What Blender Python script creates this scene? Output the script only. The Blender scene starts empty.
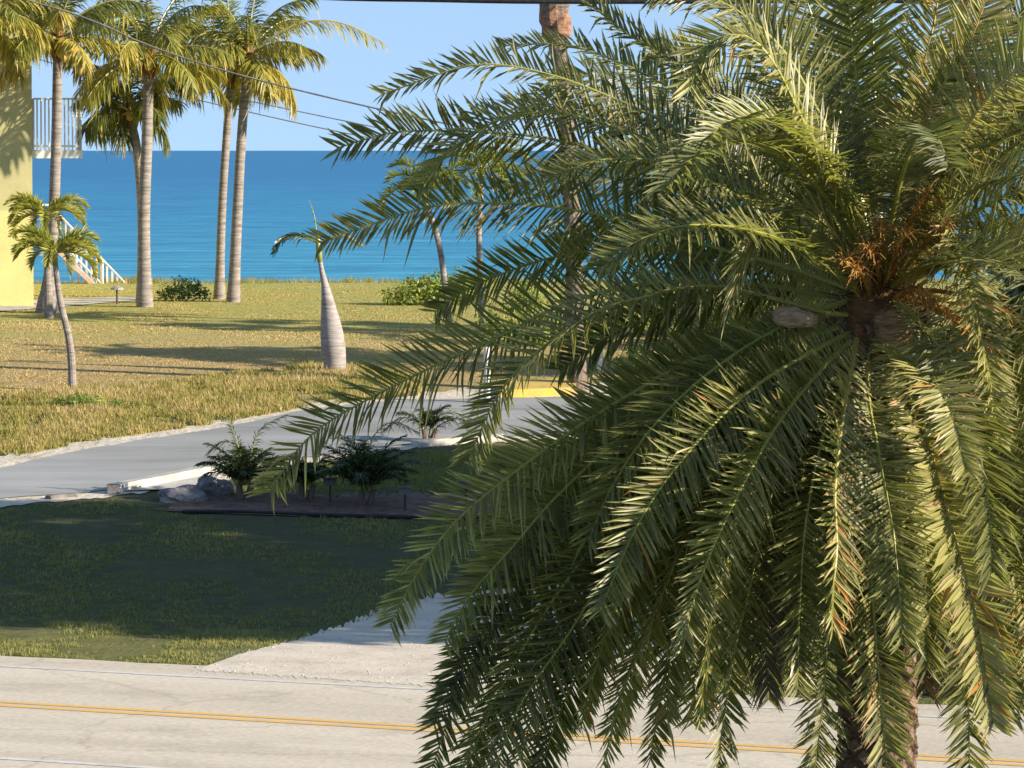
import bpy, math, random
from mathutils import Vector, Matrix, noise
R = math.radians
rnd = random.Random(7)
scene = bpy.context.scene
COL = scene.collection

# ------------------------------------------------------------------ camera and pixel helpers
F = 4500.0; H = 5.6
PITCH = math.atan(234.0 / F)
CP, SP = math.cos(PITCH), math.sin(PITCH)
cam_d = bpy.data.cameras.new('camera'); cam = bpy.data.objects.new('camera', cam_d); COL.objects.link(cam)
cam.location = (0, 0, H); cam.rotation_euler = (math.pi/2 - PITCH, 0, 0)
cam_d.sensor_width = 36; cam_d.lens = F/1024*36; cam_d.clip_start = 0.5; cam_d.clip_end = 90000
scene.camera = cam

def ray(px, py):
    x = (px-512)/F; y = (384-py)/F
    return Vector((x, CP + y*SP, -SP + y*CP))
def at(px, py, D):
    d = ray(px, py); return Vector((0, 0, H)) + d*(D/d.y)
def proj(p):
    v = p - Vector((0, 0, H))
    fz = v.y*CP - v.z*SP; uy = v.y*SP + v.z*CP
    return (512 + F*v.x/fz, 384 - F*uy/fz)

# ------------------------------------------------------------------ terrain
RP = Vector((-5.6, 49.6)); RU = Vector((0.912, -0.41)); RN = Vector((-0.41, -0.912))   # far road edge, direction, towards camera
def sstep(t):
    t = max(0, min(1, t)); return t*t*(3-2*t)
PROF = [(-100, 0), (52, 0), (56, .2), (60, .48), (65, .82), (70, 1.16), (75, 1.5), (80, 1.82), (85, 2.1), (90, 2.33), (96, 2.46), (106, 2.5), (110, 2.3), (116, 0.2), (124, -2.2), (135, -3.6), (400, -5)]
def prof(y):
    for i in range(len(PROF)-1):
        a, b = PROF[i], PROF[i+1]
        if y <= b[0]:
            t = (y-a[0])/(b[0]-a[0]); return a[1] + (b[1]-a[1])*t
    return -5
PC = {}
def prof_s(y):
    k = round(y, 2)
    if k not in PC: PC[k] = (prof(k-2)+prof(k-1)*2+prof(k)*2+prof(k+1)*2+prof(k+2))/8
    return PC[k]
def zt(x, y):
    s = -(Vector((x, y))-RP).dot(RN)
    return prof_s(y)*sstep(s/7.5)
def g(px, py, off=0):
    d = ray(px, py); t = 20.0
    while t < 400:
        p = Vector((0, 0, H)) + d*t
        if p.z <= zt(p.x, p.y): break
        t += 0.25
    lo, hi = t-0.25, t
    for _ in range(18):
        m = (lo+hi)/2; p = Vector((0, 0, H)) + d*m
        if p.z <= zt(p.x, p.y): hi = m
        else: lo = m
    p = Vector((0, 0, H)) + d*hi
    return Vector((p.x, p.y, zt(p.x, p.y)+off))

# ------------------------------------------------------------------ materials
def newmat(name):
    m = bpy.data.materials.new(name); m.use_nodes = True
    nt = m.node_tree; b = nt.nodes['Principled BSDF']; return m, nt, b
def N(nt, t, **kw):
    n = nt.nodes.new(t)
    for k, v in kw.items(): setattr(n, k, v)
    return n
def ramp(nt, stops, interp='LINEAR'):
    r = N(nt, 'ShaderNodeValToRGB'); cr = r.color_ramp; cr.interpolation = interp
    while len(cr.elements) > 1: cr.elements.remove(cr.elements[-1])
    cr.elements[0].position = stops[0][0]; cr.elements[0].color = (*stops[0][1], 1)
    for p, c in stops[1:]:
        e = cr.elements.new(p); e.color = (*c, 1)
    return r
def noisy(name, c1, c2, scale=3.0, rough=0.8, bump=0.3, bscale=20.0, stretch=(1, 1, 1), c3=None, detail=6, dist=0.03, spec=0.3, coord='Object'):
    m, nt, b = newmat(name); L = nt.links
    tc = N(nt, 'ShaderNodeTexCoord'); mp = N(nt, 'ShaderNodeMapping'); mp.inputs['Scale'].default_value = stretch
    L.new(tc.outputs[coord], mp.inputs[0])
    n1 = N(nt, 'ShaderNodeTexNoise'); n1.inputs['Scale'].default_value = scale; n1.inputs['Detail'].default_value = detail; n1.inputs['Roughness'].default_value = .65
    L.new(mp.outputs[0], n1.inputs['Vector'])
    st = [(.3, c1), (.7, c2)] if c3 is None else [(.28, c1), (.5, c2), (.72, c3)]
    r = ramp(nt, st); L.new(n1.outputs[0], r.inputs[0]); L.new(r.outputs[0], b.inputs['Base Color'])
    n2 = N(nt, 'ShaderNodeTexNoise'); n2.inputs['Scale'].default_value = bscale; n2.inputs['Detail'].default_value = 4
    L.new(mp.outputs[0], n2.inputs['Vector'])
    bp = N(nt, 'ShaderNodeBump'); bp.inputs['Strength'].default_value = bump; bp.inputs['Distance'].default_value = dist
    L.new(n2.outputs[0], bp.inputs['Height']); L.new(bp.outputs[0], b.inputs['Normal'])
    b.inputs['Roughness'].default_value = rough; b.inputs['Specular IOR Level'].default_value = spec
    return m
def leafmat(name, stops, trans=0.3, rough=0.38, spec=0.5, tcol=(0.5, 0.6, 0.08), tmix=0.55):
    """leaf: ramp over the per-leaflet 'tint' attribute, glossy front plus light through the blade"""
    m, nt, b = newmat(name); L = nt.links
    a = N(nt, 'ShaderNodeAttribute', attribute_name='tint')
    r = ramp(nt, stops); L.new(a.outputs['Fac'], r.inputs[0]); L.new(r.outputs[0], b.inputs['Base Color'])
    b.inputs['Roughness'].default_value = rough; b.inputs['Specular IOR Level'].default_value = spec
    tr = N(nt, 'ShaderNodeBsdfTranslucent')
    mx = N(nt, 'ShaderNodeMix', data_type='RGBA', blend_type='MIX'); mx.inputs[0].default_value = tmix
    L.new(r.outputs[0], mx.inputs[6]); mx.inputs[7].default_value = (*tcol, 1); L.new(mx.outputs[2], tr.inputs['Color'])
    ms = N(nt, 'ShaderNodeMixShader'); ms.inputs[0].default_value = trans
    L.new(b.outputs[0], ms.inputs[1]); L.new(tr.outputs[0], ms.inputs[2])
    L.new(ms.outputs[0], nt.nodes['Material Output'].inputs['Surface'])
    return m

M = {}
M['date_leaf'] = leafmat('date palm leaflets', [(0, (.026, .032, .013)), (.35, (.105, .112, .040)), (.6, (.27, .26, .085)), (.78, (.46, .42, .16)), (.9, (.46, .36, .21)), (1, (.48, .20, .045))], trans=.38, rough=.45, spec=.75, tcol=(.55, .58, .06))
M['date_rachis'] = leafmat('date palm rachis', [(0, (.16, .19, .04)), (.5, (.33, .32, .08)), (.8, (.42, .30, .10)), (1, (.45, .19, .05))], trans=0.0, rough=.4)
M['dead_leaf'] = leafmat('dead palm leaflets', [(0, (.10, .085, .06)), (.5, (.20, .16, .11)), (1, (.36, .28, .18))], trans=.1, rough=.7, spec=.2, tcol=(.4, .25, .1))
M['coco_leaf'] = leafmat('coconut leaflets', [(0, (.03, .05, .015)), (.35, (.12, .15, .03)), (.6, (.30, .29, .05)), (.8, (.52, .40, .07)), (1, (.52, .36, .14))], trans=.35, rough=.4, tcol=(.6, .55, .08))
M['young_leaf'] = leafmat('young palm leaflets', [(0, (.05, .09, .015)), (.5, (.20, .24, .03)), (1, (.42, .38, .07))], trans=.35, rough=.4, tcol=(.6, .6, .06))
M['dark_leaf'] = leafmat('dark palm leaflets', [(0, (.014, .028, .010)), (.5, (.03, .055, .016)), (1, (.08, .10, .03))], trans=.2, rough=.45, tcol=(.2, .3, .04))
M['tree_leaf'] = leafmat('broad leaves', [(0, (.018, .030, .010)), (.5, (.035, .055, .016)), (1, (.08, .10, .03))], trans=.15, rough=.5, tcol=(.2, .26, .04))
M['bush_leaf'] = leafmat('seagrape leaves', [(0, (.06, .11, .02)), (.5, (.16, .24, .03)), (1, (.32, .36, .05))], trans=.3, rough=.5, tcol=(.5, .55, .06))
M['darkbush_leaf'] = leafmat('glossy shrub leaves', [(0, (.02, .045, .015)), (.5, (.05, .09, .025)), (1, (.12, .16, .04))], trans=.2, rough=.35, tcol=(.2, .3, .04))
M['grass'] = leafmat('dry grass blades', [(0, (.10, .12, .03)), (.35, (.26, .26, .06)), (.6, (.42, .34, .11)), (.85, (.52, .38, .17)), (1, (.60, .46, .25))], trans=.3, rough=.7, spec=.2, tcol=(.6, .5, .12))
M['green_grass'] = leafmat('green grass blades', [(0, (.055, .072, .026)), (.5, (.15, .165, .05)), (1, (.36, .31, .12))], trans=.3, rough=.6, spec=.2, tcol=(.5, .55, .1))

M['coco_bark'] = noisy('coconut trunk bark', (.11, .095, .08), (.25, .215, .185), scale=2.5, rough=.85, bump=.7, bscale=3.2, stretch=(1, 1, 7), dist=.04, c3=(.37, .32, .28))
M['bottle_bark'] = noisy('pale smooth palm bark', (.16, .14, .125), (.30, .27, .25), scale=3, rough=.8, bump=.7, bscale=3, stretch=(1, 1, 9), dist=.03, c3=(.39, .35, .33))
M['date_bark'] = noisy('date palm boots', (.06, .038, .028), (.16, .10, .07), scale=9, rough=.9, bump=.9, bscale=30, c3=(.28, .20, .14))
M['boot_cut'] = noisy('cut frond base', (.10, .05, .025), (.30, .17, .09), scale=6, rough=.85, bump=.9, bscale=14, stretch=(1, 1, 5), c3=(.46, .32, .20))
M['boot_pale'] = noisy('pale cut frond base', (.20, .12, .07), (.46, .32, .21), scale=7, rough=.8, bump=.9, bscale=16, stretch=(1, 3, 3), c3=(.62, .48, .34))
M['fibre'] = noisy('brown palm fibre', (.07, .035, .02), (.20, .10, .045), scale=14, rough=.95, bump=.9, bscale=40, stretch=(1, 1, 3), c3=(.34, .17, .06))
M['flower'] = noisy('orange flower stalk', (.16, .07, .025), (.40, .20, .05), scale=12, rough=.7, bump=.3, bscale=30, c3=(.55, .38, .10))
M['wash_bark'] = noisy('fan palm trunk', (.07, .055, .05), (.17, .13, .11), scale=4, rough=.9, bump=.8, bscale=6, stretch=(1, 1, 6), c3=(.27, .17, .12))
M['wash_top'] = noisy('reddish leaf bases', (.10, .05, .035), (.24, .13, .08), scale=5, rough=.9, bump=.9, bscale=9, stretch=(1, 1, 3), c3=(.36, .22, .14))
M['wood'] = noisy('tree bark', (.09, .065, .05), (.22, .165, .12), scale=5, rough=.9, bump=.8, bscale=12, stretch=(1, 1, .3))
M['sand'] = noisy('pale sand', (.38, .32, .235), (.54, .47, .37), scale=1.3, rough=.95, bump=.8, bscale=7, dist=.05, c3=(.62, .55, .44))
M['gravel'] = noisy('sandy gravel drive', (.44, .37, .29), (.58, .50, .40), scale=1.6, rough=.95, bump=.5, bscale=9, dist=.02, c3=(.66, .58, .47))
M['asphalt'] = noisy('worn grey asphalt', (.19, .188, .18), (.28, .277, .265), scale=.7, rough=.85, bump=.3, bscale=60, stretch=(.25, 1, 1), dist=.006, c3=(.36, .36, .35))
M['white_paint'] = noisy('worn white paint', (.48, .45, .40), (.72, .70, .66), scale=5, rough=.7, bump=.1)
M['yellow_paint'] = noisy('worn yellow road paint', (.50, .38, .24), (.72, .42, .10), scale=4, rough=.7, bump=.1, c3=(.76, .44, .09))
M['yellow_kerb'] = noisy('bright yellow kerb paint', (.46, .34, .12), (.72, .46, .04), scale=4, rough=.6, bump=.2)
M['concrete'] = noisy('pale concrete', (.30, .27, .24), (.44, .41, .36), scale=3, rough=.85, bump=.4, bscale=25, c3=(.54, .51, .46))
M['dark_concrete'] = noisy('weathered concrete', (.10, .09, .085), (.24, .22, .20), scale=4, rough=.9, bump=.5, bscale=25)
M['mulch'] = noisy('dark mulch', (.05, .032, .025), (.15, .095, .07), scale=7, rough=.95, bump=1, bscale=20, dist=.06, c3=(.24, .16, .12))
M['black_edging'] = noisy('black plastic edging', (.015, .015, .016), (.03, .03, .03), rough=.5)
M['rock'] = noisy('lilac grey rock', (.10, .09, .095), (.21, .19, .195), scale=3, rough=.9, bump=.9, bscale=8, dist=.06, c3=(.30, .28, .275))
M['pier'] = noisy('sunlit yellow stucco', (.60, .52, .20), (.70, .62, .26), scale=1.8, rough=.9, bump=.4, bscale=30, dist=.012)  # sun on the pier put into a brighter stucco colour
M['stucco'] = noisy('shaded yellow stucco', (.42, .39, .19), (.54, .50, .25), scale=1.4, rough=.9, bump=.3, bscale=40, dist=.01)  # shade on the wall put into a duller stucco colour
M['roof'] = noisy('grey roof shingle', (.25, .23, .21), (.36, .34, .31), scale=6, rough=.9, bump=.4)
M['white_metal'] = noisy('white painted metal', (.72, .72, .71), (.82, .82, .81), scale=5, rough=.45, bump=.05, spec=.5)
M['pink_step'] = noisy('pinkish painted wood', (.52, .36, .30), (.66, .50, .43), scale=4, rough=.7, bump=.2)
M['pink_rail'] = noisy('faded pinkish rail paint', (.56, .45, .40), (.70, .62, .57), scale=5, rough=.6, bump=.1)
M['cable'] = noisy('black cable rubber', (.012, .012, .014), (.03, .03, .032), rough=.5)
M['wire'] = noisy('weathered grey wire', (.10, .10, .10), (.20, .19, .18), rough=.5, spec=.5)
M['bronze'] = noisy('dark metal', (.04, .036, .03), (.08, .07, .06), rough=.5)
M['grey_metal'] = noisy('dull grey metal', (.22, .22, .22), (.34, .34, .33), rough=.5)
M['coconut'] = noisy('yellow coconut husk', (.42, .30, .05), (.55, .42, .08), scale=6, rough=.45, bump=.1, spec=.5)
M['glass'] = noisy('dark window glass', (.02, .03, .035), (.04, .05, .055), rough=.08, bump=0, spec=.8)

def lawn_mat():
    m, nt, b = newmat('lawn'); L = nt.links
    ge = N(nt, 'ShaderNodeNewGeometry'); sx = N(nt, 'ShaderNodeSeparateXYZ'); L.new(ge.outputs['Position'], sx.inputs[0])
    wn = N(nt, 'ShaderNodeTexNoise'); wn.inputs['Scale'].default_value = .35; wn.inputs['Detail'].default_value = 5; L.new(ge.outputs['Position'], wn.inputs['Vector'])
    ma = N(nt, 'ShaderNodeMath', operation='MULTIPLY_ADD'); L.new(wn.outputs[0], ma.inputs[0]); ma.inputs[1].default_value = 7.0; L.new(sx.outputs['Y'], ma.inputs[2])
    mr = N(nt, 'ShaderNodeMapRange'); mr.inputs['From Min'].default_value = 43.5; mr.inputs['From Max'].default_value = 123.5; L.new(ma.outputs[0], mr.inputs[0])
    # stops in D, tree shade put into the darker lawn zone: (D-40)/80
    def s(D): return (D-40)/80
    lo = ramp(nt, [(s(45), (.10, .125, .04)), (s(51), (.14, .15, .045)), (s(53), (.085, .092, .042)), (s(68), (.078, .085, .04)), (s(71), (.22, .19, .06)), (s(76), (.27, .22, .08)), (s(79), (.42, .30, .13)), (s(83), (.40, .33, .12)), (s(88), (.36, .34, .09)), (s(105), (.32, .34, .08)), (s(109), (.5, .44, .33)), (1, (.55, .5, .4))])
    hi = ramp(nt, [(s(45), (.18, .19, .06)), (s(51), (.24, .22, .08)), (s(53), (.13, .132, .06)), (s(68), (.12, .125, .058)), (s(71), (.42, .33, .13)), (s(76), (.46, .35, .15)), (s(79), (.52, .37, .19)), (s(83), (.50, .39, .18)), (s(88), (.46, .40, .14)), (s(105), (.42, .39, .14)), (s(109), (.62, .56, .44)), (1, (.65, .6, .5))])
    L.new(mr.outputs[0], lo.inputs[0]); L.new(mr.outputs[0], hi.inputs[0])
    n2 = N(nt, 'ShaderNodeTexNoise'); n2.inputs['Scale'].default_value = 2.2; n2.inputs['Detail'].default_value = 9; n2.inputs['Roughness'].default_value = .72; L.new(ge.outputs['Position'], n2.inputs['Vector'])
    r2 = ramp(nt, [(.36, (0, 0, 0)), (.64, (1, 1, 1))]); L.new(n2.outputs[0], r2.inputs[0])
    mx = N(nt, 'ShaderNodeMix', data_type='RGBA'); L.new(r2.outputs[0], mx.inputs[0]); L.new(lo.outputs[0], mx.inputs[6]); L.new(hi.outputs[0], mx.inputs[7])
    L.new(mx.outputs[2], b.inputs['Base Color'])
    n3 = N(nt, 'ShaderNodeTexNoise'); n3.inputs['Scale'].default_value = 9; n3.inputs['Detail'].default_value = 6; n3.inputs['Roughness'].default_value = .7; L.new(ge.outputs['Position'], n3.inputs['Vector'])
    bp = N(nt, 'ShaderNodeBump'); bp.inputs['Strength'].default_value = 1; bp.inputs['Distance'].default_value = .12; L.new(n3.outputs[0], bp.inputs['Height']); L.new(bp.outputs[0], b.inputs['Normal'])
    b.inputs['Roughness'].default_value = .95; b.inputs['Specular IOR Level'].default_value = .15
    return m
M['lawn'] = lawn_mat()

def road_mat():
    m, nt, b = newmat('sun bleached road'); L = nt.links
    ge = N(nt, 'ShaderNodeNewGeometry')
    mp = N(nt, 'ShaderNodeMapping'); mp.inputs['Rotation'].default_value = (0, 0, math.atan2(.41, .912)); L.new(ge.outputs['Position'], mp.inputs[0])
    mp2 = N(nt, 'ShaderNodeMapping'); mp2.inputs['Scale'].default_value = (.05, 1, 1); L.new(mp.outputs[0], mp2.inputs[0])
    n1 = N(nt, 'ShaderNodeTexNoise'); n1.inputs['Scale'].default_value = .9; n1.inputs['Detail'].default_value = 5; L.new(mp2.outputs[0], n1.inputs['Vector'])
    r1 = ramp(nt, [(.32, (.50, .43, .33)), (.5, (.58, .505, .39)), (.68, (.64, .56, .44))]); L.new(n1.outputs[0], r1.inputs[0])
    n2 = N(nt, 'ShaderNodeTexNoise'); n2.inputs['Scale'].default_value = 14; n2.inputs['Detail'].default_value = 6; L.new(ge.outputs['Position'], n2.inputs['Vector'])
    r2 = ramp(nt, [(.3, (.86, .86, .86)), (.7, (1.08, 1.08, 1.08))]); L.new(n2.outputs[0], r2.inputs[0])
    mx = N(nt, 'ShaderNodeMix', data_type='RGBA', blend_type='MULTIPLY'); mx.inputs[0].default_value = 1
    L.new(r1.outputs[0], mx.inputs[6]); L.new(r2.outputs[0], mx.inputs[7]); L.new(mx.outputs[2], b.inputs['Base Color'])
    n4 = N(nt, 'ShaderNodeTexNoise'); n4.inputs['Scale'].default_value = .55; n4.inputs['Detail'].default_value = 9; n4.inputs['Roughness'].default_value = .75; L.new(ge.outputs['Position'], n4.inputs['Vector'])
    r4 = ramp(nt, [(.36, (.74, .73, .72)), (.46, (1, 1, 1)), (.66, (1, 1, 1)), (.72, (1.1, 1.09, 1.07))]); L.new(n4.outputs[0], r4.inputs[0])
    vo = N(nt, 'ShaderNodeTexVoronoi', feature='DISTANCE_TO_EDGE'); vo.inputs['Scale'].default_value = .32; L.new(n4.outputs['Color'], vo.inputs['Vector'])
    vw = N(nt, 'ShaderNodeVectorMath', operation='MULTIPLY_ADD'); L.new(n4.outputs['Color'], vw.inputs[0]); vw.inputs[1].default_value = (1.2, 1.2, 0); L.new(ge.outputs['Position'], vw.inputs[2]); L.new(vw.outputs[0], vo.inputs['Vector'])
    rv = ramp(nt, [(.003, (.72, .7, .68)), (.012, (1, 1, 1))]); L.new(vo.outputs['Distance'], rv.inputs[0])
    m4 = N(nt, 'ShaderNodeMix', data_type='RGBA', blend_type='MULTIPLY'); m4.inputs[0].default_value = .55; L.new(mx.outputs[2], m4.inputs[6]); L.new(r4.outputs[0], m4.inputs[7])
    m5 = N(nt, 'ShaderNodeMix', data_type='RGBA', blend_type='MULTIPLY'); m5.inputs[0].default_value = .6; L.new(m4.outputs[2], m5.inputs[6]); L.new(rv.outputs[0], m5.inputs[7]); L.new(m5.outputs[2], b.inputs['Base Color'])
    bp = N(nt, 'ShaderNodeBump'); bp.inputs['Strength'].default_value = .3; bp.inputs['Distance'].default_value = .01; L.new(n2.outputs[0], bp.inputs['Height']); L.new(bp.outputs[0], b.inputs['Normal'])
    b.inputs['Roughness'].default_value = .85; b.inputs['Specular IOR Level'].default_value = .2
    return m
M['road'] = road_mat()

def sea_mat():
    m, nt, b = newmat('sea water'); L = nt.links
    ge = N(nt, 'ShaderNodeNewGeometry'); sx = N(nt, 'ShaderNodeSeparateXYZ'); L.new(ge.outputs['Position'], sx.inputs[0])
    # depth of the water: turquoise over the near shoal, deep blue far out
    mr = N(nt, 'ShaderNodeMapRange'); mr.inputs['From Min'].default_value = 120; mr.inputs['From Max'].default_value = 1500; L.new(sx.outputs['Y'], mr.inputs[0])
    r = ramp(nt, [(0, (.060, .32, .42)), (.12, (.035, .26, .40)), (.35, (.022, .20, .37)), (1, (.016, .155, .33))]); L.new(mr.outputs[0], r.inputs[0])
    mp = N(nt, 'ShaderNodeMapping'); mp.inputs['Scale'].default_value = (.045, .16, 1); L.new(ge.outputs['Position'], mp.inputs[0])
    n1 = N(nt, 'ShaderNodeTexNoise'); n1.inputs['Scale'].default_value = 1.0; n1.inputs['Detail'].default_value = 8; n1.inputs['Roughness'].default_value = .68; L.new(mp.outputs[0], n1.inputs['Vector'])
    r2 = ramp(nt, [(.36, (.6, .76, .84)), (.5, (1, 1, 1)), (.62, (1.8, 1.35, 1.2))]); L.new(n1.outputs[0], r2.inputs[0])
    mx = N(nt, 'ShaderNodeMix', data_type='RGBA', blend_type='MULTIPLY'); mx.inputs[0].default_value = 1
    L.new(r.outputs[0], mx.inputs[6]); L.new(r2.outputs[0], mx.inputs[7]); L.new(mx.outputs[2], b.inputs['Base Color'])
    n2 = N(nt, 'ShaderNodeTexNoise'); n2.inputs['Scale'].default_value = 1.0; n2.inputs['Detail'].default_value = 7
    mp3 = N(nt, 'ShaderNodeMapping'); mp3.inputs['Scale'].default_value = (.12, .35, 1); L.new(ge.outputs['Position'], mp3.inputs[0]); L.new(mp3.outputs[0], n2.inputs['Vector'])
    bp = N(nt, 'ShaderNodeBump'); bp.inputs['Strength'].default_value = 1; bp.inputs['Distance'].default_value = 1.2; L.new(n2.outputs[0], bp.inputs['Height']); L.new(bp.outputs[0], b.inputs['Normal'])
    b.inputs['Roughness'].default_value = .45; b.inputs['Specular IOR Level'].default_value = .22
    return m
M['sea'] = sea_mat()

# ------------------------------------------------------------------ mesh helpers
class MB:
    def __init__(s): s.v = []; s.f = []; s.m = []; s.t = []
    def add(s, vs, fs, mi=0, tint=0.3):
        o = len(s.v); s.v += [tuple(v) for v in vs]; s.t += (tint if isinstance(tint, list) else [tint]*len(vs))
        for f in fs: s.f.append(tuple(i+o for i in f)); s.m.append(mi)
    def box(s, a, b, mi=0):
        x0, y0, z0 = a; x1, y1, z1 = b
        s.add([(x0, y0, z0), (x1, y0, z0), (x1, y1, z0), (x0, y1, z0), (x0, y0, z1), (x1, y0, z1), (x1, y1, z1), (x0, y1, z1)],
              [(0, 3, 2, 1), (4, 5, 6, 7), (0, 1, 5, 4), (1, 2, 6, 5), (2, 3, 7, 6), (3, 0, 4, 7)], mi)
    def tube(s, pts, rs, n=8, mi=0, tint=.3, caps=True, wob=None):
        pts = [Vector(p) for p in pts]; k = len(pts)
        if not isinstance(rs, (list, tuple)): rs = [rs]*k
        vs = []; U = None
        for i, p in enumerate(pts):
            T = (pts[min(i+1, k-1)] - pts[max(i-1, 0)]).normalized()
            if U is None:
                U = T.orthogonal().normalized()
            U = (U - T*U.dot(T)).normalized(); W = T.cross(U)
            for j in range(n):
                a = 2*math.pi*j/n; r = rs[i]*(wob(i, j) if wob else 1)
                vs.append(p + U*math.cos(a)*r + W*math.sin(a)*r)
        fs = [(i*n+j, i*n+(j+1) % n, (i+1)*n+(j+1) % n, (i+1)*n+j) for i in range(k-1) for j in range(n)]
        if caps: fs += [tuple(range(n-1, -1, -1)), tuple((k-1)*n+j for j in range(n))]
        s.add(vs, fs, mi, tint)
    def bar(s, a, b, r, n=6, mi=0): s.tube([a, b], r, n, mi)
    def build(s, name, mats, parent=None, smooth=False, origin=None):
        me = bpy.data.meshes.new(name)
        inv = None
        vs = s.v
        if parent is not None: o_ = parent['_o']; vs = [(x-o_[0], y-o_[1], z-o_[2]) for x, y, z in vs]
        elif origin is not None: vs = [(x-origin[0], y-origin[1], z-origin[2]) for x, y, z in vs]
        me.from_pydata(vs, [], s.f)
        if not isinstance(mats, (list, tuple)): mats = [mats]
        for m in mats: me.materials.append(m)
        me.polygons.foreach_set('material_index', s.m)
        if smooth: me.polygons.foreach_set('use_smooth', [True]*len(s.f))
        at_ = me.attributes.new('tint', 'FLOAT', 'POINT'); at_.data.foreach_set('value', s.t)
        me.update()
        ob = bpy.data.objects.new(name, me); COL.objects.link(ob)
        if parent is not None:
            ob.parent = parent['ob']
        elif origin is not None: ob.location = origin
        return ob
def tag(o, label=None, cat=None, group=None, kind=None):
    if label: o['label'] = label
    if cat: o['category'] = cat
    if group: o['group'] = group
    if kind: o['kind'] = kind
    return o
def empty(name, loc, label, cat, group=None):
    o = bpy.data.objects.new(name, None); COL.objects.link(o); o.location = loc; o.empty_display_size = .2
    tag(o, label, cat, group)
    return {'ob': o, '_o': tuple(loc)}

def catmull(P, n):
    P = [Vector(p) for p in P]
    if len(P) == 2: P = [P[0], (P[0]+P[1])/2, P[1]]
    Q = [P[0]*2-P[1]] + P + [P[-1]*2-P[-2]]
    out = []
    for i in range(1, len(Q)-2):
        for k in range(12):
            t = k/12
            out.append(.5*((2*Q[i]) + (Q[i+1]-Q[i-1])*t + (2*Q[i-1]-5*Q[i]+4*Q[i+1]-Q[i+2])*t*t + (3*Q[i]-Q[i-1]-3*Q[i+1]+Q[i+2])*t**3))
    out.append(P[-1])
    cum = [0]
    for a, b in zip(out, out[1:]): cum.append(cum[-1]+(b-a).length)
    res = []; j = 0
    for i in range(n):
        d = cum[-1]*i/(n-1)
        while j < len(out)-2 and cum[j+1] < d: j += 1
        t = (d-cum[j])/max(1e-9, cum[j+1]-cum[j]); res.append(out[j].lerp(out[j+1], min(1, max(0, t))))
    return res

def frond(mb, P, Nh, L=.36, pairs=72, w=.028, r0=.022, vee=28, vr=18, droop=.12, tint=.3, tr=.12, a0=62, a1=28, spines=.16, start=.1, fold=.3, tipdry=.25, rt=.4, seg=2, jit=7, gaps=.03, tipw=.45):
    """one feather leaf: rachis tube (slot 1) and two ranks of leaflets (slot 0)"""
    P = catmull(P, 25); n = len(P)
    Nh = Vector(Nh)
    mb.tube(P, [r0*(1-.85*i/(n-1)) + .002 for i in range(n)], 5, 1, rt)
    Z = Vector((0, 0, -1))
    for i in range(pairs):
        t = start + (1-start)*(i+.5)/pairs
        x = t*(n-1); k = min(n-2, int(x)); p = P[k].lerp(P[k+1], x-k)
        T = (P[min(k+2, n-1)] - P[max(k-1, 0)]).normalized()
        Nn = (Nh - T*Nh.dot(T))
        if Nn.length < .15: Nn = T.orthogonal()
        Nn.normalize(); S = T.cross(Nn)
        if t < start+spines:
            lp = .18 + .35*(t-start)/spines
        else:
            u = (t-start-spines)/(1-start-spines); lp = (.55+.45*math.sin(min(1, u/.35)*math.pi/2)) * (1-(1-tipw)*max(0, (u-.45)/.55)**1.6)
        for sd in (-1, 1):
            if rnd.random() < gaps: continue
            a = R(a0+(a1-a0)*t + rnd.gauss(0, jit)); v = R(vee + rnd.uniform(-vr, vr))
            ll = L*lp*rnd.uniform(.88, 1.08)
            d = T*math.cos(a) + (S*sd*math.cos(v) + Nn*math.sin(v))*math.sin(a)
            d.normalize()
            W = (T - d*T.dot(d)).normalized(); B = W.cross(d); B = B if B.dot(Nn) > 0 else -B
            ww = w*(1 if t > start+spines else .45)*rnd.uniform(.8, 1.15)
            tn = tint + rnd.gauss(0, tr)
            if t < start+spines: tn = tn*.3 + .62
            tn = max(0, min(1, tn)); te = max(0, min(1, tn + tipdry*(t**2)*rnd.uniform(.4, 1.2)))
            base = p + T*rnd.uniform(-.006, .006)
            dr = droop*rnd.uniform(.5, 1.6); side = W*rnd.gauss(0, .07)
            if rnd.random() < .05: dr += rnd.uniform(.3, .9); tn = min(1, tn+.25)
            if rnd.random() < .03: ll *= .55; te = .95
            vs = []; tt = []
            for q in range(seg):
                s_ = (q/seg)**.8
                c = base + d*ll*s_ + Z*dr*ll*s_*s_ + side*ll*s_*s_
                hw = ww*.5*(.6 if q == 0 else 1.08-.25*s_)
                vs += [c-W*hw+B*ww*fold, c-B*ww*fold*.3, c+W*hw+B*ww*fold]; tt += [tn]*3
            vs.append(base + d*ll + Z*dr*ll + side*ll); tt.append(te)
            fs = []
            for q in range(seg-1):
                o = q*3; fs += [(o, o+1, o+4, o+3), (o+1, o+2, o+5, o+4)]
            o = (seg-1)*3; fs += [(o, o+1, o+3), (o+1, o+2, o+3)]
            mb.add(vs, fs, 0, tt)

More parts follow.
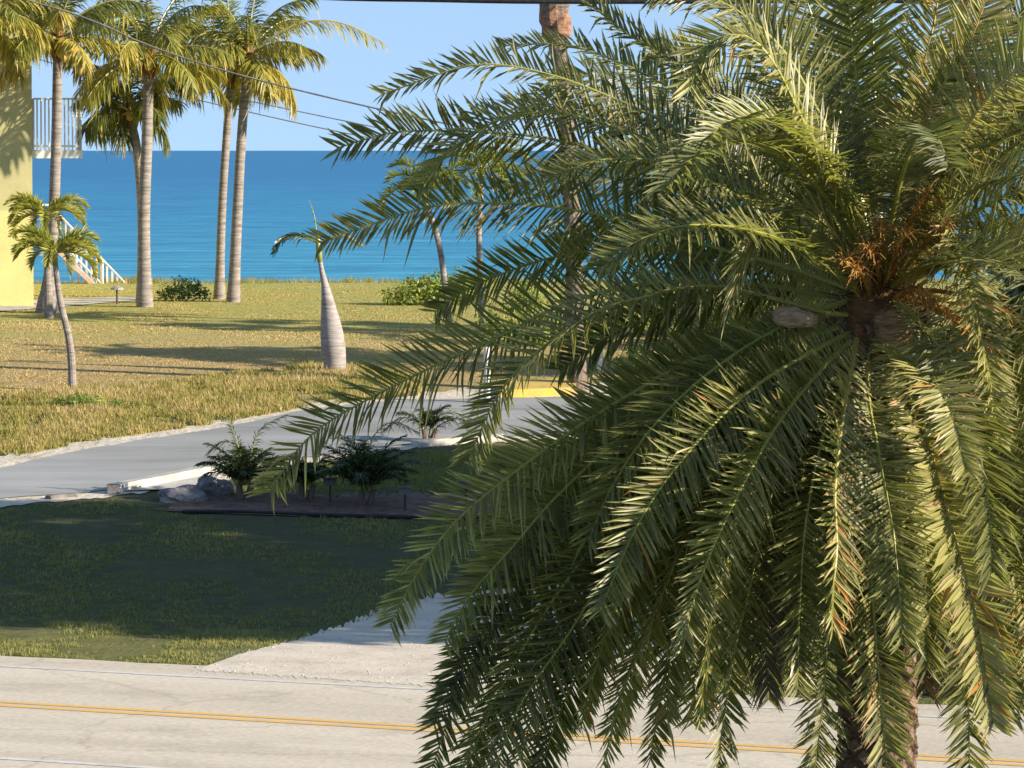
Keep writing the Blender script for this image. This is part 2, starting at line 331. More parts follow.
# ------------------------------------------------------------------ setting: ground sheet, sea
def sheet(name, xs, ys, zf, mat):
    mb = MB(); nx = len(xs)
    mb.v = [(x, y, zf(x, y)) for y in ys for x in xs]; mb.t = [0.3]*len(mb.v)
    mb.f = [(j*nx+i, j*nx+i+1, (j+1)*nx+i+1, (j+1)*nx+i) for j in range(len(ys)-1) for i in range(nx-1)]; mb.m = [0]*len(mb.f)
    return mb.build(name, mat, smooth=True)
def span(a, b, st):
    n = max(1, int(round((b-a)/st))); return [a+(b-a)*i/n for i in range(n)]
xs = span(-900, -100, 200)+span(-100, -20, 8)+span(-20, 22, .5)+span(22, 110, 8)+span(110, 900, 200)+[900]
ys = span(-300, 0, 60)+span(0, 40, 4)+span(40, 112, .5)+span(112, 140, 2)+span(140, 400, 60)+[400]
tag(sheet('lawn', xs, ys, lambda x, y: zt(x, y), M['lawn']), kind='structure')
sea = MB(); sea.add([(-30000, 118, -3), (30000, 118, -3), (30000, 60000, -3), (-30000, 60000, -3)], [(0, 1, 2, 3)])
tag(sea.build('sea', M['sea']), kind='structure')

def strip(name, A, B, mat, off, n=80, m=6, jag=(0, 0), kind='structure', seed=1, taper=False):
    """sheet between two world polylines that follows the ground; jag = ragged edge amplitude of A and B"""
    A = catmull([Vector((a[0], a[1], 0)) for a in A], n); B = catmull([Vector((b[0], b[1], 0)) for b in B], n)
    mb = MB()
    for i in range(n):
        d = (B[i]-A[i]); dl = d.normalized() if d.length > 0 else Vector((0, 1, 0))
        ja = noise.noise(Vector((i*.31, seed, 0)))*jag[0]*1.4 + noise.noise(Vector((i*1.3, seed, 5)))*jag[0]*.7
        jb = noise.noise(Vector((i*.27, seed, 9)))*jag[1]*1.4 + noise.noise(Vector((i*1.4, seed, 15)))*jag[1]*.7
        a = A[i]+dl*ja; b = B[i]+dl*jb
        for j in range(m+1):
            q = a.lerp(b, j/m); mb.v.append((q.x, q.y, zt(q.x, q.y)+off)); mb.t.append(.3)
    mb.f = [(i*(m+1)+j, (i+1)*(m+1)+j, (i+1)*(m+1)+j+1, i*(m+1)+j+1) for i in range(n-1) for j in range(m)]; mb.m = [0]*len(mb.f)
    o = mb.build(name, mat, smooth=True); tag(o, kind=kind); return o
def rl(s, o): q = RP + RU*s + RN*o; return (q.x, q.y)
strip('road', [rl(-120, 9.2), rl(0, 9.2), rl(120, 9.2)], [rl(-120, 0), rl(0, 0), rl(120, 0)], M['road'], .008, n=900, m=4, jag=(.1, .12))
for i, (o, wd, mt, nm) in enumerate([(.85, .11, 'white_paint', 'road_edge_line'), (3.58, .14, 'yellow_paint', 'centre_line'), (3.84, .14, 'yellow_paint', 'centre_line'), (7.25, .12, 'white_paint', 'road_edge_line')]):
    strip(nm, [rl(-100, o+wd), rl(0, o+wd), rl(100, o+wd)], [rl(-100, o), rl(0, o), rl(100, o)], M[mt], .012, n=300, m=1, jag=(.01, .01), seed=i+3)

def G(*ps): return [tuple(g(*p)[:2]) for p in ps]
# side street and its sandy edges
far_e = G((-160, 505), (-60, 482), (0, 469), (100, 448), (220, 429), (310, 411), (400, 402), (520, 399), (640, 396), (800, 392), (1000, 388), (1250, 384))
near_e = G((-160, 535), (-60, 512), (0, 500), (110, 491), (215, 472), (300, 460), (400, 446), (520, 437), (640, 432), (800, 428), (1000, 424), (1250, 420))
far_s = G((-160, 492), (-60, 469), (0, 457), (100, 438), (220, 421), (310, 404), (400, 394), (520, 388), (640, 383), (800, 380), (1000, 376), (1250, 372))
near_s = G((-160, 545), (-60, 520), (0, 508), (110, 497), (215, 482), (300, 466), (400, 450), (520, 442), (640, 438), (800, 434), (1000, 430), (1250, 426))
strip('sand_shoulder', near_s, far_s, M['sand'], .012, n=240, m=14, jag=(.3, .45))
strip('side_street', near_e, far_e, M['asphalt'], .024, n=160, m=14, jag=(.05, .08))
# sandy drive joining the main road
strip('sandy_drive', G((195, 671), (330, 680), (480, 690), (700, 700)), G((240, 655), (330, 630), (430, 598), (700, 572)), M['gravel'], .0112, n=260, m=14, jag=(.16, .4), seed=5)
# mulch bed
strip('mulch_bed', G((165, 512), (300, 517), (440, 519), (560, 521)), G((185, 494), (300, 496), (440, 494), (560, 492)), M['mulch'], .016, n=160, m=4, jag=(.02, .5), seed=8)
# pale path by the yellow building
strip('path', G((-60, 315), (0, 312), (60, 307), (138, 301)), G((-60, 302), (0, 301), (60, 299), (138, 297)), M['concrete'], .016, n=40, m=3, jag=(.1, .1), seed=11)
strip('yard_slab', G((112, 493), (170, 491), (205, 489)), G((150, 487), (190, 480), (222, 474)), M['concrete'], .030, n=20, m=3, jag=(.02, .02), seed=12)

# loose stones and shell scattered over the drive and spilling on the road edge
peb = MB()
dq = [Vector((*p, 0)) for p in G((200, 672), (330, 682), (480, 692), (700, 702), (700, 565), (430, 592), (330, 624), (240, 650))]
for _ in range(4200):
    u = rnd.random(); v = rnd.random()**1.3
    a = Vector((*rl(5.0+u*8.2-5, .28-.1*rnd.random()), 0)); q = dq[0].lerp(dq[3], u).lerp(dq[7].lerp(dq[4], u), v)+Vector((rnd.gauss(0, .12), rnd.gauss(0, .18), 0))
    r = rnd.uniform(.004, .012)*(1+(rnd.random() < .06)); z = zt(q.x, q.y)+.010; h = r*rnd.uniform(.4, .9); a = rnd.uniform(0, 6)
    peb.add([(q.x+math.cos(a+k*1.57)*r*rnd.uniform(.7, 1.2), q.y+math.sin(a+k*1.57)*r*rnd.uniform(.7, 1.2), z) for k in range(4)]+[(q.x+rnd.uniform(-.3, .3)*r, q.y, z+h)], [(0, 1, 4), (1, 2, 4), (2, 3, 4), (3, 0, 4)])
tag(peb.build('loose_stones', M['concrete']), 'small pale stones and shell scattered over the sandy drive', 'stones', kind='stuff')

# kerbs (real steps)
def kerb(name, pts, w, h, mat, label, cat='kerb', group=None):
    P = catmull([g(*p) for p in pts], 24); mb = MB(); vs = []
    for i, p in enumerate(P):
        T = (P[min(i+1, 23)]-P[max(i-1, 0)]); T.z = 0; T.normalize(); S = Vector((-T.y, T.x, 0))
        for (o, z) in ((-w/2, -.1), (-w/2, h-.015), (-w/2+.015, h), (w/2-.015, h), (w/2, h-.015), (w/2, -.1)):
            q = p + S*o; vs.append((q.x, q.y, p.z+z+.003*noise.noise(Vector((i*.9, o, z)))))
    fs = [(i*6+j, i*6+j+1, (i+1)*6+j+1, (i+1)*6+j) for i in range(23) for j in range(5)] + [tuple(range(6)), tuple(23*6+j for j in range(5, -1, -1))]
    mb.add(vs, fs); o = mb.build(name, mat, origin=tuple(P[12])); tag(o, label, cat, group); return o
kerb('kerb', [(113, 493), (160, 484), (205, 475), (250, 467)], .22, .13, M['concrete'], 'pale concrete kerb between side street and grey boulder', group='kerbs along the side street')
kerb('kerb', [(415, 447), (450, 444), (500, 440)], .22, .1, M['concrete'], 'short pale kerb behind the small shaded palms', group='kerbs along the side street')
kerb('kerb', [(48, 500), (62, 498), (76, 497)], .12, .06, M['dark_concrete'], 'dark low kerb scrap on sand at left of the side street', group='kerbs along the side street')
mbb = MB()
a = g(108, 494); mbb.box((a.x, a.y-.1, a.z-.05), (a.x+.17, a.y+.12, a.z+.13)); tag(mbb.build('kerb_end_block', M['dark_concrete'], origin=tuple(a)), 'dark weathered block at the left end of the pale kerb', 'block')
# yellow painted traffic island
mbb = MB(); q = [g(500, 399), g(576, 396), g(576, 386), g(508, 390)]
zb = .15
mbb.add([(v.x, v.y, v.z-.1) for v in q]+[(v.x, v.y, v.z+zb) for v in q], [(0, 1, 5, 4), (1, 2, 6, 5), (2, 3, 7, 6), (3, 0, 4, 7), (4, 5, 6, 7)])
tag(mbb.build('kerb_ramp', M['yellow_kerb'], origin=tuple(q[0])), 'bright yellow painted raised kerb beside the dark palm trunk across the side street', 'kerb')

# edging of the bed
P = catmull([g(182, 514), g(240, 514), (g(320, 517)), g(440, 520), g(540, 522)], 30); mb = MB()
mb.tube([p+Vector((0, 0, .03)) for p in P], .028, 6)
tag(mb.build('lawn_edging', M['black_edging'], origin=tuple(P[10])), 'black edging strip along the front of the mulch bed', 'edging')

# ------------------------------------------------------------------ grass (stuff)
def in_poly(x, y, poly):
    c = False; j = len(poly)-1
    for i in range(len(poly)):
        xi, yi = poly[i]; xj, yj = poly[j]
        if (yi > y) != (yj > y) and x < (xj-xi)*(y-yi)/(yj-yi)+xi: c = not c
        j = i
    return c
def grass(name, region, count, hmin, hmax, tlo, thi, mat, label, excl=(), wid=.012, clump=.5, cat='grass'):
    mb = MB(); xs_ = [p[0] for p in region]; ys_ = [p[1] for p in region]; made = 0; tries = 0
    while made < count and tries < count*6:
        tries += 1
        x = rnd.uniform(min(xs_), max(xs_)); y = rnd.uniform(min(ys_), max(ys_))
        if not in_poly(x, y, region) or any(in_poly(x, y, e) for e in excl): continue
        c = noise.noise(Vector((x*.8, y*.5, 3)))*1.2 + .6*noise.noise(Vector((x*3.1, y*2.3, 8)))
        if c < (clump-1) + rnd.uniform(-.25, .25): continue
        made += 1
        z = zt(x, y); h = rnd.uniform(hmin, hmax)*(1+.5*c)
        tn = max(0, min(1, tlo+(thi-tlo)*(rnd.random()*.6+.4*(.5+c))))
        for k in range(3):
            a = rnd.uniform(0, 6.28); bx = x+rnd.uniform(-.03, .03); by = y+rnd.uniform(-.03, .03)
            dx, dy = math.cos(a), math.sin(a); ln = rnd.uniform(.15, .8)*h
            w_ = wid
            mb.add([(bx-dy*w_, by+dx*w_, z-.01), (bx+dy*w_, by-dx*w_, z-.01), (bx+dx*ln, by+dy*ln, z+h*rnd.uniform(.6, 1))], [(0, 1, 2)], 0, [tn, tn, min(1, tn+.15)])
    o = mb.build(name, mat); tag(o, label, cat, kind='stuff'); return o
drive_poly = G((200, 668), (480, 690), (700, 700))+list(reversed(G((240, 655), (330, 632), (430, 600), (700, 574))))
street_poly = list(far_s)+list(reversed(near_s))
xr = 17
rnd.seed(5)
grass('weedy_grass', G((-60, 474), (0, 460), (100, 441), (220, 424), (310, 407), (420, 396), (420, 372), (300, 366), (150, 385), (-60, 400)), 30000, .03, .15, -.15, 1.0, M['grass'], 'rough dry golden weeds and grass beyond the side street', wid=.014, clump=.75)
grass('dry_lawn_grass', G((-60, 400), (150, 385), (300, 366), (420, 372), (660, 380), (660, 330), (-60, 320)), 16000, .01, .035, .35, 1, M['grass'], 'short dry tan grass around the bottle trunk palm', wid=.014, clump=.7)
grass('sunny_lawn_grass', G((-60, 320), (660, 330), (660, 286), (-60, 286)), 16000, .01, .03, .25, .8, M['grass'], 'short yellow green grass below the coconut palms', excl=[G((-60, 315), (0, 312), (60, 307), (138, 301))+list(reversed(G((-60, 302), (0, 301), (60, 299), (138, 297))))], wid=.014, clump=.8)
grass('verge_grass', [rl(-10, -.05), rl(12, -.05), rl(12, -3.2), rl(-10, -3.2)], 26000, .02, .06, .3, .9, M['green_grass'], 'green verge grass along the main road', excl=[drive_poly], wid=.008, clump=.9)
shade_poly = [rl(-10, -3.2), rl(16, -3.2)]+G((700, 500), (440, 520), (182, 515), (110, 500), (0, 510), (-60, 522))
grass('shaded_lawn_grass', shade_poly, 26000, .02, .05, .1, .8, M['green_grass'], 'short green lawn grass in the tree shade', excl=[drive_poly], wid=.009, clump=.8)
grass('bed_lawn_grass', G((230, 492), (480, 493), (640, 492), (640, 445), (400, 453), (300, 470)), 8000, .03, .08, .1, .7, M['green_grass'], 'green grass behind the mulch bed near the small palms', wid=.009, clump=.8)
dune = MB()
for _ in range(9000):
    x = rnd.uniform(-17, 17); y = rnd.uniform(104.5, 109.5)
    c = noise.noise(Vector((x*.5, y*.3, 1)))
    if c < -.12+rnd.uniform(-.2, .2): continue
    z = zt(x, y); h = rnd.uniform(.05, .17)*(1+c*.8); a = rnd.uniform(0, 6.28); l = h*.5
    tn = rnd.uniform(.1, .75)
    dune.add([(x-.015, y, z), (x+.015, y, z), (x+math.cos(a)*l, y+math.sin(a)*l, z+h)], [(0, 1, 2)], 0, [tn]*3)
tag(dune.build('dune_grass', M['grass']), 'beach grass on the dune crest before the sea', 'grass', kind='stuff')

# ------------------------------------------------------------------ shrubs and broadleaf trees
def leaf_clumps(mb, clumps, per, size, up=.35, tr=(0, 1), flat=.6):
    for (c, r) in clumps:
        c = Vector(c); ct = rnd.uniform(tr[0], tr[1])
        for _ in range(int(per*r*r)):
            d = Vector((rnd.gauss(0, 1), rnd.gauss(0, 1), rnd.gauss(0, 1))).normalized()
            rr = r*(rnd.random()**.35)*rnd.uniform(.75, 1.12)
            p = c + Vector((d.x*rr, d.y*rr, d.z*rr*flat*1.2))
            nn = (d + Vector((rnd.gauss(0, .6), rnd.gauss(0, .6), rnd.gauss(0, .6)+up))).normalized()
            u = nn.orthogonal().normalized(); u = (u*math.cos(rnd.random()*6.28)+nn.cross(u)*math.sin(rnd.random()*6.28)).normalized(); v = nn.cross(u)
            s = size*rnd.uniform(.6, 1.3); tn = max(0, min(1, ct*.6+rnd.random()*.5))
            mb.add([p-u*s, p+v*s*.45, p+u*s+nn*s*.2, p-v*s*.45], [(0, 1, 2, 3)], 0, [tn]*4)
def broad_tree(base, h, cr, label, seed, mat='tree_leaf', nc=34, cat='tree', group=None, zlo=.25, name='shade_tree', lsize=.085, per=420):
    rnd.seed(seed)
    t = empty(name, base, label, cat, group); b = Vector(base)
    tk = MB(); top = b+Vector((.2, .1, h*.62))
    P = catmull([b-Vector((0, 0, .2)), b+Vector((.08, 0, h*.3)), top], 9)
    tk.tube(P, [.17*(1-.6*i/8)+(.08 if i == 0 else 0) for i in range(9)], 9, wob=lambda i, j: 1+.12*math.sin(i*3+j*2))
    cl = []
    for i in range(nc):
        a = i*2.4+rnd.uniform(-.3, .3); u = rnd.random(); zz = h*(zlo+(.93-zlo)*u)
        rad = cr*math.sqrt(max(.05, 1-((u-.42)/.62)**2))*rnd.uniform(.35, 1)
        c = b+Vector((math.cos(a)*rad, math.sin(a)*rad, zz)); r = cr*rnd.uniform(.22, .36); cl.append((c, r))
        if i % 3 == 0: st = P[3+i % 5]; tk.tube([st, st.lerp(c, .5)+Vector((0, 0, .1)), c], [.06, .04, .012], 5)
    tk.build('trunk', M['wood'], t, smooth=True)
    cm = MB(); leaf_clumps(cm, cl, per, lsize); cm.build('crown', M[mat], t)
    return t
GR = 'dark shade trees on the right'
for k, (x, y, h, cr, lb) in enumerate([
    (7.9, 51.2, 6.6, 2.2, 'dense dark shade tree nearest the main road at right edge'),
    (8.6, 53.6, 7.2, 2.6, 'dense dark tree second from the road on the right'),
    (8.7, 56.8, 7.7, 2.4, 'tallest dark tree behind the palm crown at top right'),
    (8.8, 61.4, 4.9, 2.1, 'medium dark tree fourth from the road on the right'),
    (8.4, 65.6, 4.4, 1.9, 'low dark tree farthest from the road on the right'),
    (7.0, 52.6, 4.6, 1.9, 'low round dark tree in front of the taller shade trees'),
    (13.4, 62.0, 6.4, 2.4, 'dark tree of the second row farthest back'),
    (13.2, 52.5, 7.4, 2.7, 'dark tree of the second row near the road'),
    (13.6, 57.5, 8.0, 2.7, 'dark tree of the second row behind the tallest one')]):
    y -= 1.4 if k else 2.1
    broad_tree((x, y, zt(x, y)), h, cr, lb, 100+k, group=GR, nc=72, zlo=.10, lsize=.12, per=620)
# hedge by the road at the right
def shrub(name, base, cl, mat, label, size, per, cat='shrub', seed=1, group=None, flat=.8):
    rnd.seed(seed); b = Vector(base); t = empty(name, base, label, cat, group)
    cm = MB(); leaf_clumps(cm, [(b+Vector(c), r) for c, r in cl], per, size, flat=flat); cm.build('foliage', M[mat], t)
    st = MB()
    for c, r in cl: st.tube([b+Vector((c[0]*.3, c[1]*.3, -.05)), b+Vector(c)], [.02, .006], 5)
    st.build('stem', M['wood'], t); return t
b = g(985, 698)
shrub('low_hedge', b, [((-.9, .3, .22), .4), ((-.3, .2, .3), .45), ((.3, .1, .3), .45), ((.9, 0, .3), .5), ((1.5, -.2, .3), .5)], 'tree_leaf', 'low dark hedge beside the main road at right', .04, 2600, 'hedge', 21)
b = g(180, 301)
shrub('dark_shrub', b, [((-.3, 0, .17), .22), ((0, 0, .28), .3), ((.3, 0, .25), .26), ((.5, 0, .14), .18), ((.1, -.2, .15), .25)], 'darkbush_leaf', 'round dark green shrub right of the coconut palm trunk', .05, 2600, seed=22)
b = g(430, 305)
shrub('seagrape_bush', b, [((-.75, 0, .12), .3), ((-.35, 0, .25), .38), ((.1, 0, .35), .42), ((.55, 0, .38), .42), ((.9, .2, .3), .4)], 'bush_leaf', 'bright green seagrape mound on the lawn near the thin leaning trunk', .06, 2200, seed=23)
for k, (px, py, s, mt, lb) in enumerate([
    (535, 345, 1.2, 'bush_leaf', 'olive bush behind the arching fronds left of the dark trunk'),
    (660, 335, 1.35, 'bush_leaf', 'olive bush behind the fronds right of the dark trunk'),
    (735, 350, 1.5, 'tree_leaf', 'dark bush behind the date palm, right of the white post'),
    (640, 372, .5, 'bush_leaf', 'small low shrub beside the white post')]):
    b = g(px, py)
    shrub('seaside_bush', b, [((-.6*s, 0, .3*s), .4*s), ((0, .1, .45*s), .5*s), ((.55*s, 0, .35*s), .42*s), ((.1*s, -.3*s, .25*s), .35*s), ((-.2*s, .3, .7*s), .35*s)], mt, lb, .055, 1500, seed=30+k, group='bushes half hidden behind the date palm')
b = g(80, 409)
shrub('weed_patch', b, [((-.35, .3, .08), .2), ((-.05, .1, .13), .24), ((.25, 0, .11), .24), ((.6, -.15, .07), .2), ((0, .3, .12), .2), ((.95, -.2, .04), .16)], 'bush_leaf', 'green leafy weeds at the foot of the young palm', .03, 4200, 'plant', seed=41, flat=.5)
# trees right of the frame which throw the long shadow bands over the lawn
for k, (x, y, h, cr, lb) in enumerate([(5.0, 79.2, 5.4, 1.25, 'seaside tree behind the date palm crown, nearest the side street'), (9.6, 78.6, 6.6, 1.35, 'seaside tree right of the side street, behind the palm'), (5.6, 84.6, 5.4, .95, 'slim seaside tree on the far lawn behind the palm'), (11.0, 84.0, 7.0, 1.1, 'wind bent seaside tree on the far lawn at right')]):
    y -= 1.6
    broad_tree((x, y, zt(x, y)), h, cr, lb, 140+k, group='seaside trees on the right', name='seaside_tree', nc=56, zlo=.12, per=1000)

# ------------------------------------------------------------------ palms
def palm_trunk(mb, P, r0, r1, bulge=0, n=12, seg=40, ring=.02, mi=0):
    P = catmull(P, seg)
    rs = []
    for i in range(seg):
        t = i/(seg-1); rs.append((r0+(r1-r0)*t + bulge*math.exp(-(t/.12)**2))*(1+ring*(1 if i % 2 else -1)))
    mb.tube(P, rs, n, mi, wob=lambda i, j: 1+.03*noise.noise(Vector((i*.4, j, r0*50)))); return P
def arch(c, az, el, L, bend, lift=0):
    """frond centreline: leaves the crown at elevation el, bends down"""
    d = Vector((math.cos(az), math.sin(az), 0)); p = Vector(c); pts = [p.copy()]; e = el; k = 8
    for i in range(k):
        p = p + (d*math.cos(e)+Vector((0, 0, math.sin(e))))*(L/k); pts.append(p.copy()); e -= bend/k*(0.6+.8*i/k)
        e = max(e, R(-88))
    return pts
def coconut_palm(base, tops, label, seed, nf=16, L=2.5, r0=.15, r1=.105, bulge=.1, dry=.25, dark=0, nuts=5, group='coconut palms beside the beach', extra=(), azs=None):
    rnd.seed(seed); t = empty('coconut_palm', base, label, 'palm tree', group)
    tk = MB(); P = palm_trunk(tk, [Vector(base)-Vector((0, 0, .15))]+list(tops), r0, r1, bulge, n=18, seg=110, ring=.014); tk.build('trunk', M['coco_bark'], t, smooth=True)
    c = P[-1]
    cf = MB(); cf.tube([c-Vector((0, 0, .35)), c-Vector((0, 0, .1)), c+Vector((0, 0, .25)), c+Vector((0, 0, .55))], [r1, r1*1.5, r1*1.2, .03], 9, wob=lambda i, j: 1+.2*math.sin(j*2.3+i)); cf.build('crown_shaft', M['fibre'], t)
    for i in range(nf):
        u = i/(nf-1); az = (i*2.399+seed) if azs is None else azs[i]
        el = R(80-92*u+rnd.uniform(-8, 8)); Lf = L*rnd.uniform(.85, 1.1)*(1-.2*u)
        mb = MB(); tn = .25+dry*u+rnd.gauss(0, .08) - dark
        frond(mb, arch(c+Vector((0, 0, .1)), az, el, Lf, R(55+35*rnd.random())), (rnd.uniform(-.4, .4), rnd.uniform(-.4, .4), 1), L=.50, pairs=60, w=.035, r0=.03, vee=-15, vr=22, droop=.55, tint=tn, tr=.14, a0=66, a1=30, spines=.02, start=.14, fold=.12, tipdry=.35, rt=.6, seg=3, gaps=.05)
        mb.build('frond', [M['coco_leaf'], M['date_rachis']], t)
    for pts, tn in extra:
        mb = MB(); frond(mb, pts, (.1, -.35, 1), L=.42, pairs=56, w=.03, r0=.026, vee=-10, vr=20, droop=.5, tint=tn, a0=62, a1=30, spines=.02, start=.12, fold=.12, rt=.7, seg=3); mb.build('frond', [M['coco_leaf'], M['date_rachis']], t)
    for i in range(nuts):
        a = i*2.1+seed; q = c+Vector((math.cos(a)*.17, math.sin(a)*.17, -.08-.08*(i % 3)))
        mb = MB(); n = 8; vs = []; fs = []
        mb.tube([q+Vector((0, 0, z)) for z in (-.11, -.085, -.03, .03, .085, .11)], [.012, .055, .085, .085, .055, .015], 9); mb.build('coconut', M['coconut'], t, smooth=True)
    return t
D1 = 90
def T3(pts, D): return [at(px, py, D) for px, py in pts]
bA = g(46, 313); coconut_palm(tuple(bA), T3([(52, 250), (56, 150), (58, 45)], bA.y), 'coconut palm with thick dark base in front of the yellow building', 3, nf=17, L=2.0, bulge=.12, r0=.12, r1=.095, dry=.5, nuts=4)
bB = g(145, 307); coconut_palm(tuple(bB), T3([(144, 220), (147, 140), (149, 62)], bB.y), 'tallest straight coconut palm trunk left of the dark shrub', 11, nf=20, L=2.2, r0=.14, r1=.10, bulge=.04, dry=.4)
bB2 = g(141, 303); coconut_palm(tuple(bB2), T3([(142, 220), (137, 150), (128, 112)], bB2.y+.4), 'short coconut palm with dark drooping fronds behind the tallest trunk', 5, nf=13, L=1.5, r0=.10, r1=.09, bulge=.02, dry=.15, dark=.14, nuts=2,
    extra=[(T3([(128, 108), (115, 88), (95, 68), (72, 60)], bB2.y+.4), .08), (T3([(128, 110), (112, 100), (98, 84), (84, 72)], bB2.y+.1), .1), (T3([(128, 112), (120, 118), (122, 130), (126, 142)], bB2.y+.2), .1), (T3([(129, 108), (150, 84), (175, 82), (198, 98)], bB2.y+.2), .05)])
bC = g(219, 299); coconut_palm(tuple(bC), T3([(222, 210), (227, 130), (231, 72)], bC.y), 'slim coconut palm, left trunk of the leaning pair', 8, nf=16, L=1.9, r0=.095, r1=.08, bulge=.04, dry=.5, nuts=5)
bD = g(233, 302); coconut_palm(tuple(bD), T3([(237, 220), (242, 130), (248, 62)], bD.y), 'coconut palm with brightest trunk, right of the leaning pair', 14, nf=16, L=1.9, r0=.12, r1=.09, bulge=.03, dry=.5, nuts=4,
    extra=[(T3([(250, 55), (280, 32), (310, 21), (345, 24), (382, 42)], bD.y), .62)])
bG = g(-42, 312); coconut_palm(tuple(bG), T3([(-40, 220), (-34, 120), (-28, 22)], bG.y-2), 'coconut palm at the far left with fronds over the yellow wall', 19, nf=18, L=2.2, dry=.5)

def young_palm(base, tops, label, seed, nf=9, L=.95, r0=.07, r1=.045, mat='young_leaf', group='young palms on the lawn', el0=70, bulge=0, span_=100, azs=None, LL=.26, tint=.45, bend=115):
    rnd.seed(seed); t = empty('young_palm', base, label, 'palm tree', group)
    tk = MB(); P = palm_trunk(tk, [Vector(base)-Vector((0, 0, .1))]+list(tops), r0, r1, bulge, seg=40, ring=.025); tk.build('trunk', M['coco_bark'], t)
    c = P[-1]; cs = MB(); cs.tube([c-Vector((0, 0, .05)), c+Vector((0, 0, .15)), c+Vector((0, 0, .3))], [r1*1.15, r1, r1*.4], 8); cs.build('crown_shaft', M['date_rachis'], t, smooth=True)
    for i in range(nf):
        u = i/max(1, nf-1); az = i*2.399+seed if azs is None else azs[i]+rnd.uniform(-.15, .15); mb = MB()
        frond(mb, arch(c+Vector((0, 0, .15)), az, R(el0-span_*u*.7), L*rnd.uniform(.85, 1.1), R(bend)), (rnd.uniform(-.2, .2), -.2, 1), L=LL, pairs=42, w=.028, r0=.016, vee=38, vr=18, droop=.02, tint=tint, tr=.2, a0=66, a1=30, spines=.02, start=.12, fold=.25, rt=.5, seg=2)
        mb.build('frond', [M[mat], M['date_rachis']], t)
    return t
side = [math.pi, 0, 2.6, .5, 3.6, -.5, math.pi-.15, .15, 4.7]
bE = g(73, 391); young_palm(tuple(bE), T3([(70, 345), (60, 300), (55, 262)], bE.y), 'slender young palm with leaning trunk above green weeds', 2, nf=12, L=.8, tint=.72, r0=.075, r1=.045, azs=side+[2.2, 1.2, 0, 3.0, .2], el0=62, span_=75)
bF = g(49, 318); young_palm(tuple(bF), T3([(48, 280), (47, 245), (46, 222)], bF.y), 'young palm with flat crown in front of the thick based coconut palm', 6, nf=12, L=.85, r0=.10, r1=.05, tint=.75, azs=side+[2.0, 1.3, 3.3], el0=55, span_=70)
bH = g(450, 328); young_palm(tuple(bH), T3([(445, 285), (438, 240), (424, 196)], bH.y), 'thin leaning palm trunk beside the seagrape mound', 9, nf=11, L=.95, r0=.07, r1=.05, LL=.3)
bI = g(482, 326); young_palm(tuple(bI), T3([(480, 280), (479, 230), (482, 178)], bI.y), 'thin upright palm right of the leaning trunk', 12, nf=12, L=1.1, r0=.065, r1=.05, LL=.32)

# bottle palm
bb = g(335, 374); rnd.seed(4)
t = empty('bottle_palm', tuple(bb), 'bottle shaped pale palm trunk with one curled frond', 'palm tree')
tk = MB(); prof_b = [(335, 376, .18), (335, 366, .20), (333.5, 350, .215), (332, 335, .205), (330, 318, .175), (327.5, 300, .135), (325, 285, .098), (322, 272, .06), (320.5, 263, .042), (319.5, 256, .036)]
tk.tube(catmull([at(a, b, bb.y) for a, b, r in prof_b], 28), [prof_b[int(i/27*9)][2]*(1-(i/27*9) % 1)+prof_b[min(9, int(i/27*9)+1)][2]*((i/27*9) % 1) for i in range(28)], 20)
tk.build('trunk', M['bottle_bark'], t, smooth=True)
cs = MB(); cs.tube(T3([(320, 262), (319, 252), (318, 240), (317, 232)], bb.y), [.045, .05, .045, .02], 8); cs.build('crown_shaft', M['date_rachis'], t, smooth=True)
for pts, N_, LL, tn in [([(318, 243), (305, 238), (292, 237), (280, 242), (273, 254)], (0, -.6, 1), .17, .12), ([(318, 243), (308, 236), (294, 234), (281, 239), (275, 250)], (0, .4, 1), .16, .2), ([(318, 245), (330, 238), (345, 236), (362, 246)], (0, -.5, 1), .14, .5), ([(317, 240), (316, 228), (314, 215), (309, 200)], (1, -.3, .2), .03, .6)]:
    mb = MB(); frond(mb, T3(pts, bb.y), N_, L=LL, pairs=34, w=.022, r0=.014, vee=10, vr=14, droop=.25, tint=tn, a0=62, a1=38, spines=.02, start=.1, seg=2, rt=.4); mb.build('frond', [M['darkbush_leaf'] if tn < .3 else M['date_leaf'], M['date_rachis']], t)

# tall palm beyond the street, dark trunk; crown above the picture
bw = g(578, 391); rnd.seed(6)
t = empty('tall_palm', tuple(bw), 'tall dark palm trunk with reddish top beyond the side street', 'palm tree')
tk = MB(); Pw = catmull([bw-Vector((0, 0, .1))]+T3([(576, 330), (573, 230), (566, 120), (558, 45), (554, 5), (553, -60)], bw.y), 70)
tk.tube(Pw, [(.155-.02*i/69 + (.13*sstep((i-50)/12)))*(1+.035*(1 if i % 2 else -1)) for i in range(70)], 14, wob=lambda i, j: 1+.05*math.sin(j*5.1+i*2.2)); tk.build('trunk', M['wash_bark'], t)
cf = MB(); cf.tube(Pw[54:], [.22+.05*math.sin(i*.6)*(.5+.5*i/16)+.012*(i % 2) for i in range(16)], 14, wob=lambda i, j: 1+.10*math.sin(j*4.1+i*1.7)); cf.build('dead_leaf_bases', M['wash_top'], t)
for i in range(22):
    mb = MB(); frond(mb, arch(Pw[-1]+Vector((0, 0, .15)), i*2.399, R(80-60*i/21), 2.2, R(70)), (0, 0, 1), L=.4, pairs=40, w=.03, r0=.02, tint=.3); mb.build('frond', [M['date_leaf'], M['date_rachis']], t)
